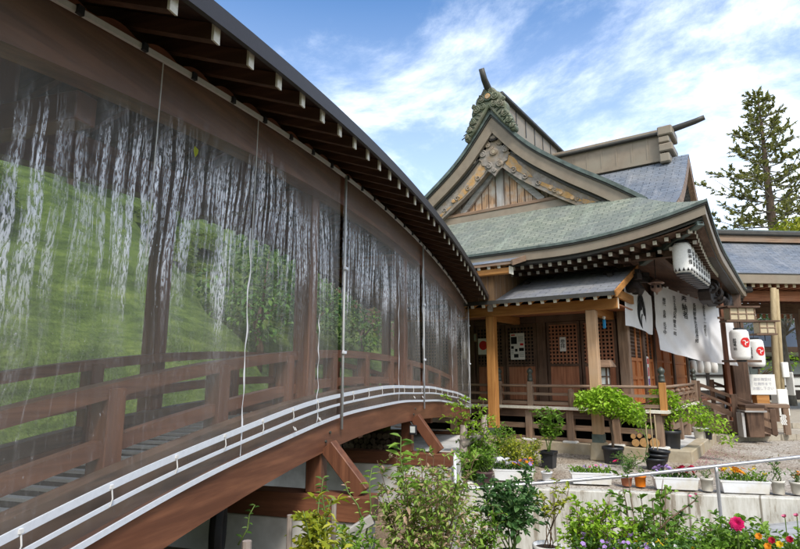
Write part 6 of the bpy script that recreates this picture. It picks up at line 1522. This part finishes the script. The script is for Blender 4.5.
broadleaf('garden_pine', 790, 24.5, 4.6, 'pale barked garden tree seen beneath the open hall, behind the prop logs', 'leaf_grey', [(-1.2,0,3.8,.7),(.3,0,4.4,.8),(1.2,.2,3.6,.7),(-.4,-.2,4.3,.6),(.9,0,4.6,.7)], .14, 420, 82, .16, 'bark_pale', 4.2)
broadleaf('garden_tree', 760, 28, 3.4, 'low bright green garden tree between the crested lanterns and the prop logs', 'leaf_lime', [(-.2,0,2.5,.6),(.7,0,2.0,.6),(1.7,.2,2.3,.7),(2.6,0,2.4,.5)], .16, 300, 83, .09, 'bark', 1.9)
for i, (x, D, H, lm, lab, sd) in enumerate(((700,44,9,'leaf_mid','dark leafy tree far behind the shrine steps',91),(800,46,10,'leaf_mid','dark green tree far behind the white house at right',92),(860,44,10,'leaf_dark','dark tree beyond the right edge behind the house',93),(745,48,9,'leaf_olive','olive green tree far behind the white house',94))):
    broadleaf('broadleaf_tree', x, D, H, lab, lm, [(-2,0,H*.5,2.2),(0,0,H*.7,2.6),(2,.3,H*.5,2.3),(.3,0,H*.35,2.2)], .4, 160, sd, .3, 'bark', H*.4)

for i, (s_, t_, H, lm, lab) in enumerate(((13.5,8.2,4.6,'leaf_mid','leafy green tree on the bank behind the middle of the bridge'),(17.5,8.4,5.2,'leaf_dark','dark green tree on the bank behind the far half of the bridge'),(21,8.0,5.0,'leaf_mid','green tree beyond the bank near the annex'),(10,11.5,4.2,'leaf_fresh','fresh green tree high on the bank behind the bridge'))):
    p_ = B(s_, t_, 0); dx = p_.dot(FW); xx = 400+561*p_.dot(RT)/dx
    tr = broadleaf('garden_tree', xx, dx, H, lab, lm, [(-.8,0,H*.5,1.1),(.2,0,H*.75,1.2),(.9,.3,H*.5,1.1),(.1,-.5,H*.35,1.0)], .2, 420, 120+i, .12, 'bark', H*.4); tr.location.z = ground_z(p_.x, p_.y) - .1
# ================================================================== SKY, SUN, CAMERA
SUN_EL, SUN_AZ = R(52), R(35+180+18)        # azimuth (from +X, towards +Y) of the sun as seen from the yard
w = bpy.data.worlds.new('World'); S.world = w; w.use_nodes = True; nt = w.node_tree; L = nt.links.new
bg = nt.nodes['Background']
sky = nt.nodes.new('ShaderNodeTexSky'); sky.sky_type = 'NISHITA'; sky.sun_disc = False; sky.sun_elevation = SUN_EL; sky.sun_rotation = math.pi/2 - SUN_AZ
sky.air_density = 1.0; sky.dust_density = .2; sky.ozone_density = 1.6; sky.altitude = 600
tc = nt.nodes.new('ShaderNodeTexCoord'); sx = nt.nodes.new('ShaderNodeSeparateXYZ'); L(tc.outputs['Generated'], sx.inputs[0])
def mth(op, a, b=None, clamp=False):
    n = nt.nodes.new('ShaderNodeMath'); n.operation = op; n.use_clamp = clamp
    for i, q in enumerate((a, b)):
        if q is None: continue
        if isinstance(q, (int, float)): n.inputs[i].default_value = q
        else: L(q, n.inputs[i])
    return n.outputs[0]
den = mth('MAXIMUM', mth('ADD', sx.outputs[2], .16), .03)
cx = mth('DIVIDE', sx.outputs[0], den); cy = mth('DIVIDE', sx.outputs[1], den)
cv = nt.nodes.new('ShaderNodeCombineXYZ'); L(cx, cv.inputs[0]); L(cy, cv.inputs[1])
mp = nt.nodes.new('ShaderNodeMapping'); mp.inputs['Scale'].default_value = (.95,.95,1); mp.inputs['Rotation'].default_value = (0,0,R(20)); mp.inputs['Location'].default_value = (1.0,5.3,0); L(cv.outputs[0], mp.inputs[0])
nz = nt.nodes.new('ShaderNodeTexNoise'); nz.inputs['Scale'].default_value = 1.25; nz.inputs['Detail'].default_value = 9; nz.inputs['Roughness'].default_value = .66; nz.inputs['Distortion'].default_value = .35; L(mp.outputs[0], nz.inputs['Vector'])
r = nt.nodes.new('ShaderNodeValToRGB'); r.color_ramp.elements[0].position = .43; r.color_ramp.elements[1].position = .80; r.color_ramp.interpolation = 'EASE'; L(nz.outputs[0], r.inputs[0])
hz = mth('SUBTRACT', 1.0, mth('MULTIPLY', sx.outputs[2], 1.55), True)      # more cloud low down
bank = mth('MULTIPLY', mth('ADD', mth('ADD', mth('MULTIPLY', sx.outputs[0], -.82), mth('MULTIPLY', sx.outputs[1], -.57)), .05), 1.3, True)   # unseen cloud added behind the viewer to fill the facades with light
msk = mth('ADD', mth('ADD', mth('MULTIPLY', r.outputs[0], .92), mth('MULTIPLY', hz, .48)), mth('MULTIPLY', bank, .85), True)
mx = nt.nodes.new('ShaderNodeMix'); mx.data_type = 'RGBA'; L(msk, mx.inputs[0]); hsv = nt.nodes.new('ShaderNodeHueSaturation'); hsv.inputs['Saturation'].default_value = 1.30; hsv.inputs['Value'].default_value = .70; L(sky.outputs[0], hsv.inputs['Color']); L(hsv.outputs[0], mx.inputs[6]); mx.inputs[7].default_value = (6.2,6.45,6.7,1)
L(mx.outputs[2], bg.inputs[0]); bg.inputs[1].default_value = .125
sl = bpy.data.lights.new('Sun', 'SUN'); sl.energy = 1.3; sl.angle = R(11); sl.color = (1,.93,.82)
so = bpy.data.objects.new('Sun', sl); COL.objects.link(so); so.location = (0,0,30)
sd = Vector((math.cos(SUN_AZ)*math.cos(SUN_EL), math.sin(SUN_AZ)*math.cos(SUN_EL), math.sin(SUN_EL))); so.rotation_euler = sd.to_track_quat('Z','Y').to_euler()
cam = bpy.data.cameras.new('Camera'); cam.lens = 552/800*36; cam.sensor_width = 36; cam.clip_start = .05; cam.clip_end = 2000
co = bpy.data.objects.new('Camera', cam); COL.objects.link(co); co.location = (0,0,CZ); co.rotation_euler = (math.pi/2 + math.atan(98.5/552.), 0, HD - math.pi/2); S.camera = co
S.view_settings.view_transform = 'Standard'; S.view_settings.look = 'None'; S.view_settings.exposure = 1.5; S.view_settings.gamma = 1
S.render.engine = 'CYCLES'; S.cycles.transparent_max_bounces = 24; S.cycles.max_bounces = 8; S.cycles.use_denoising = True
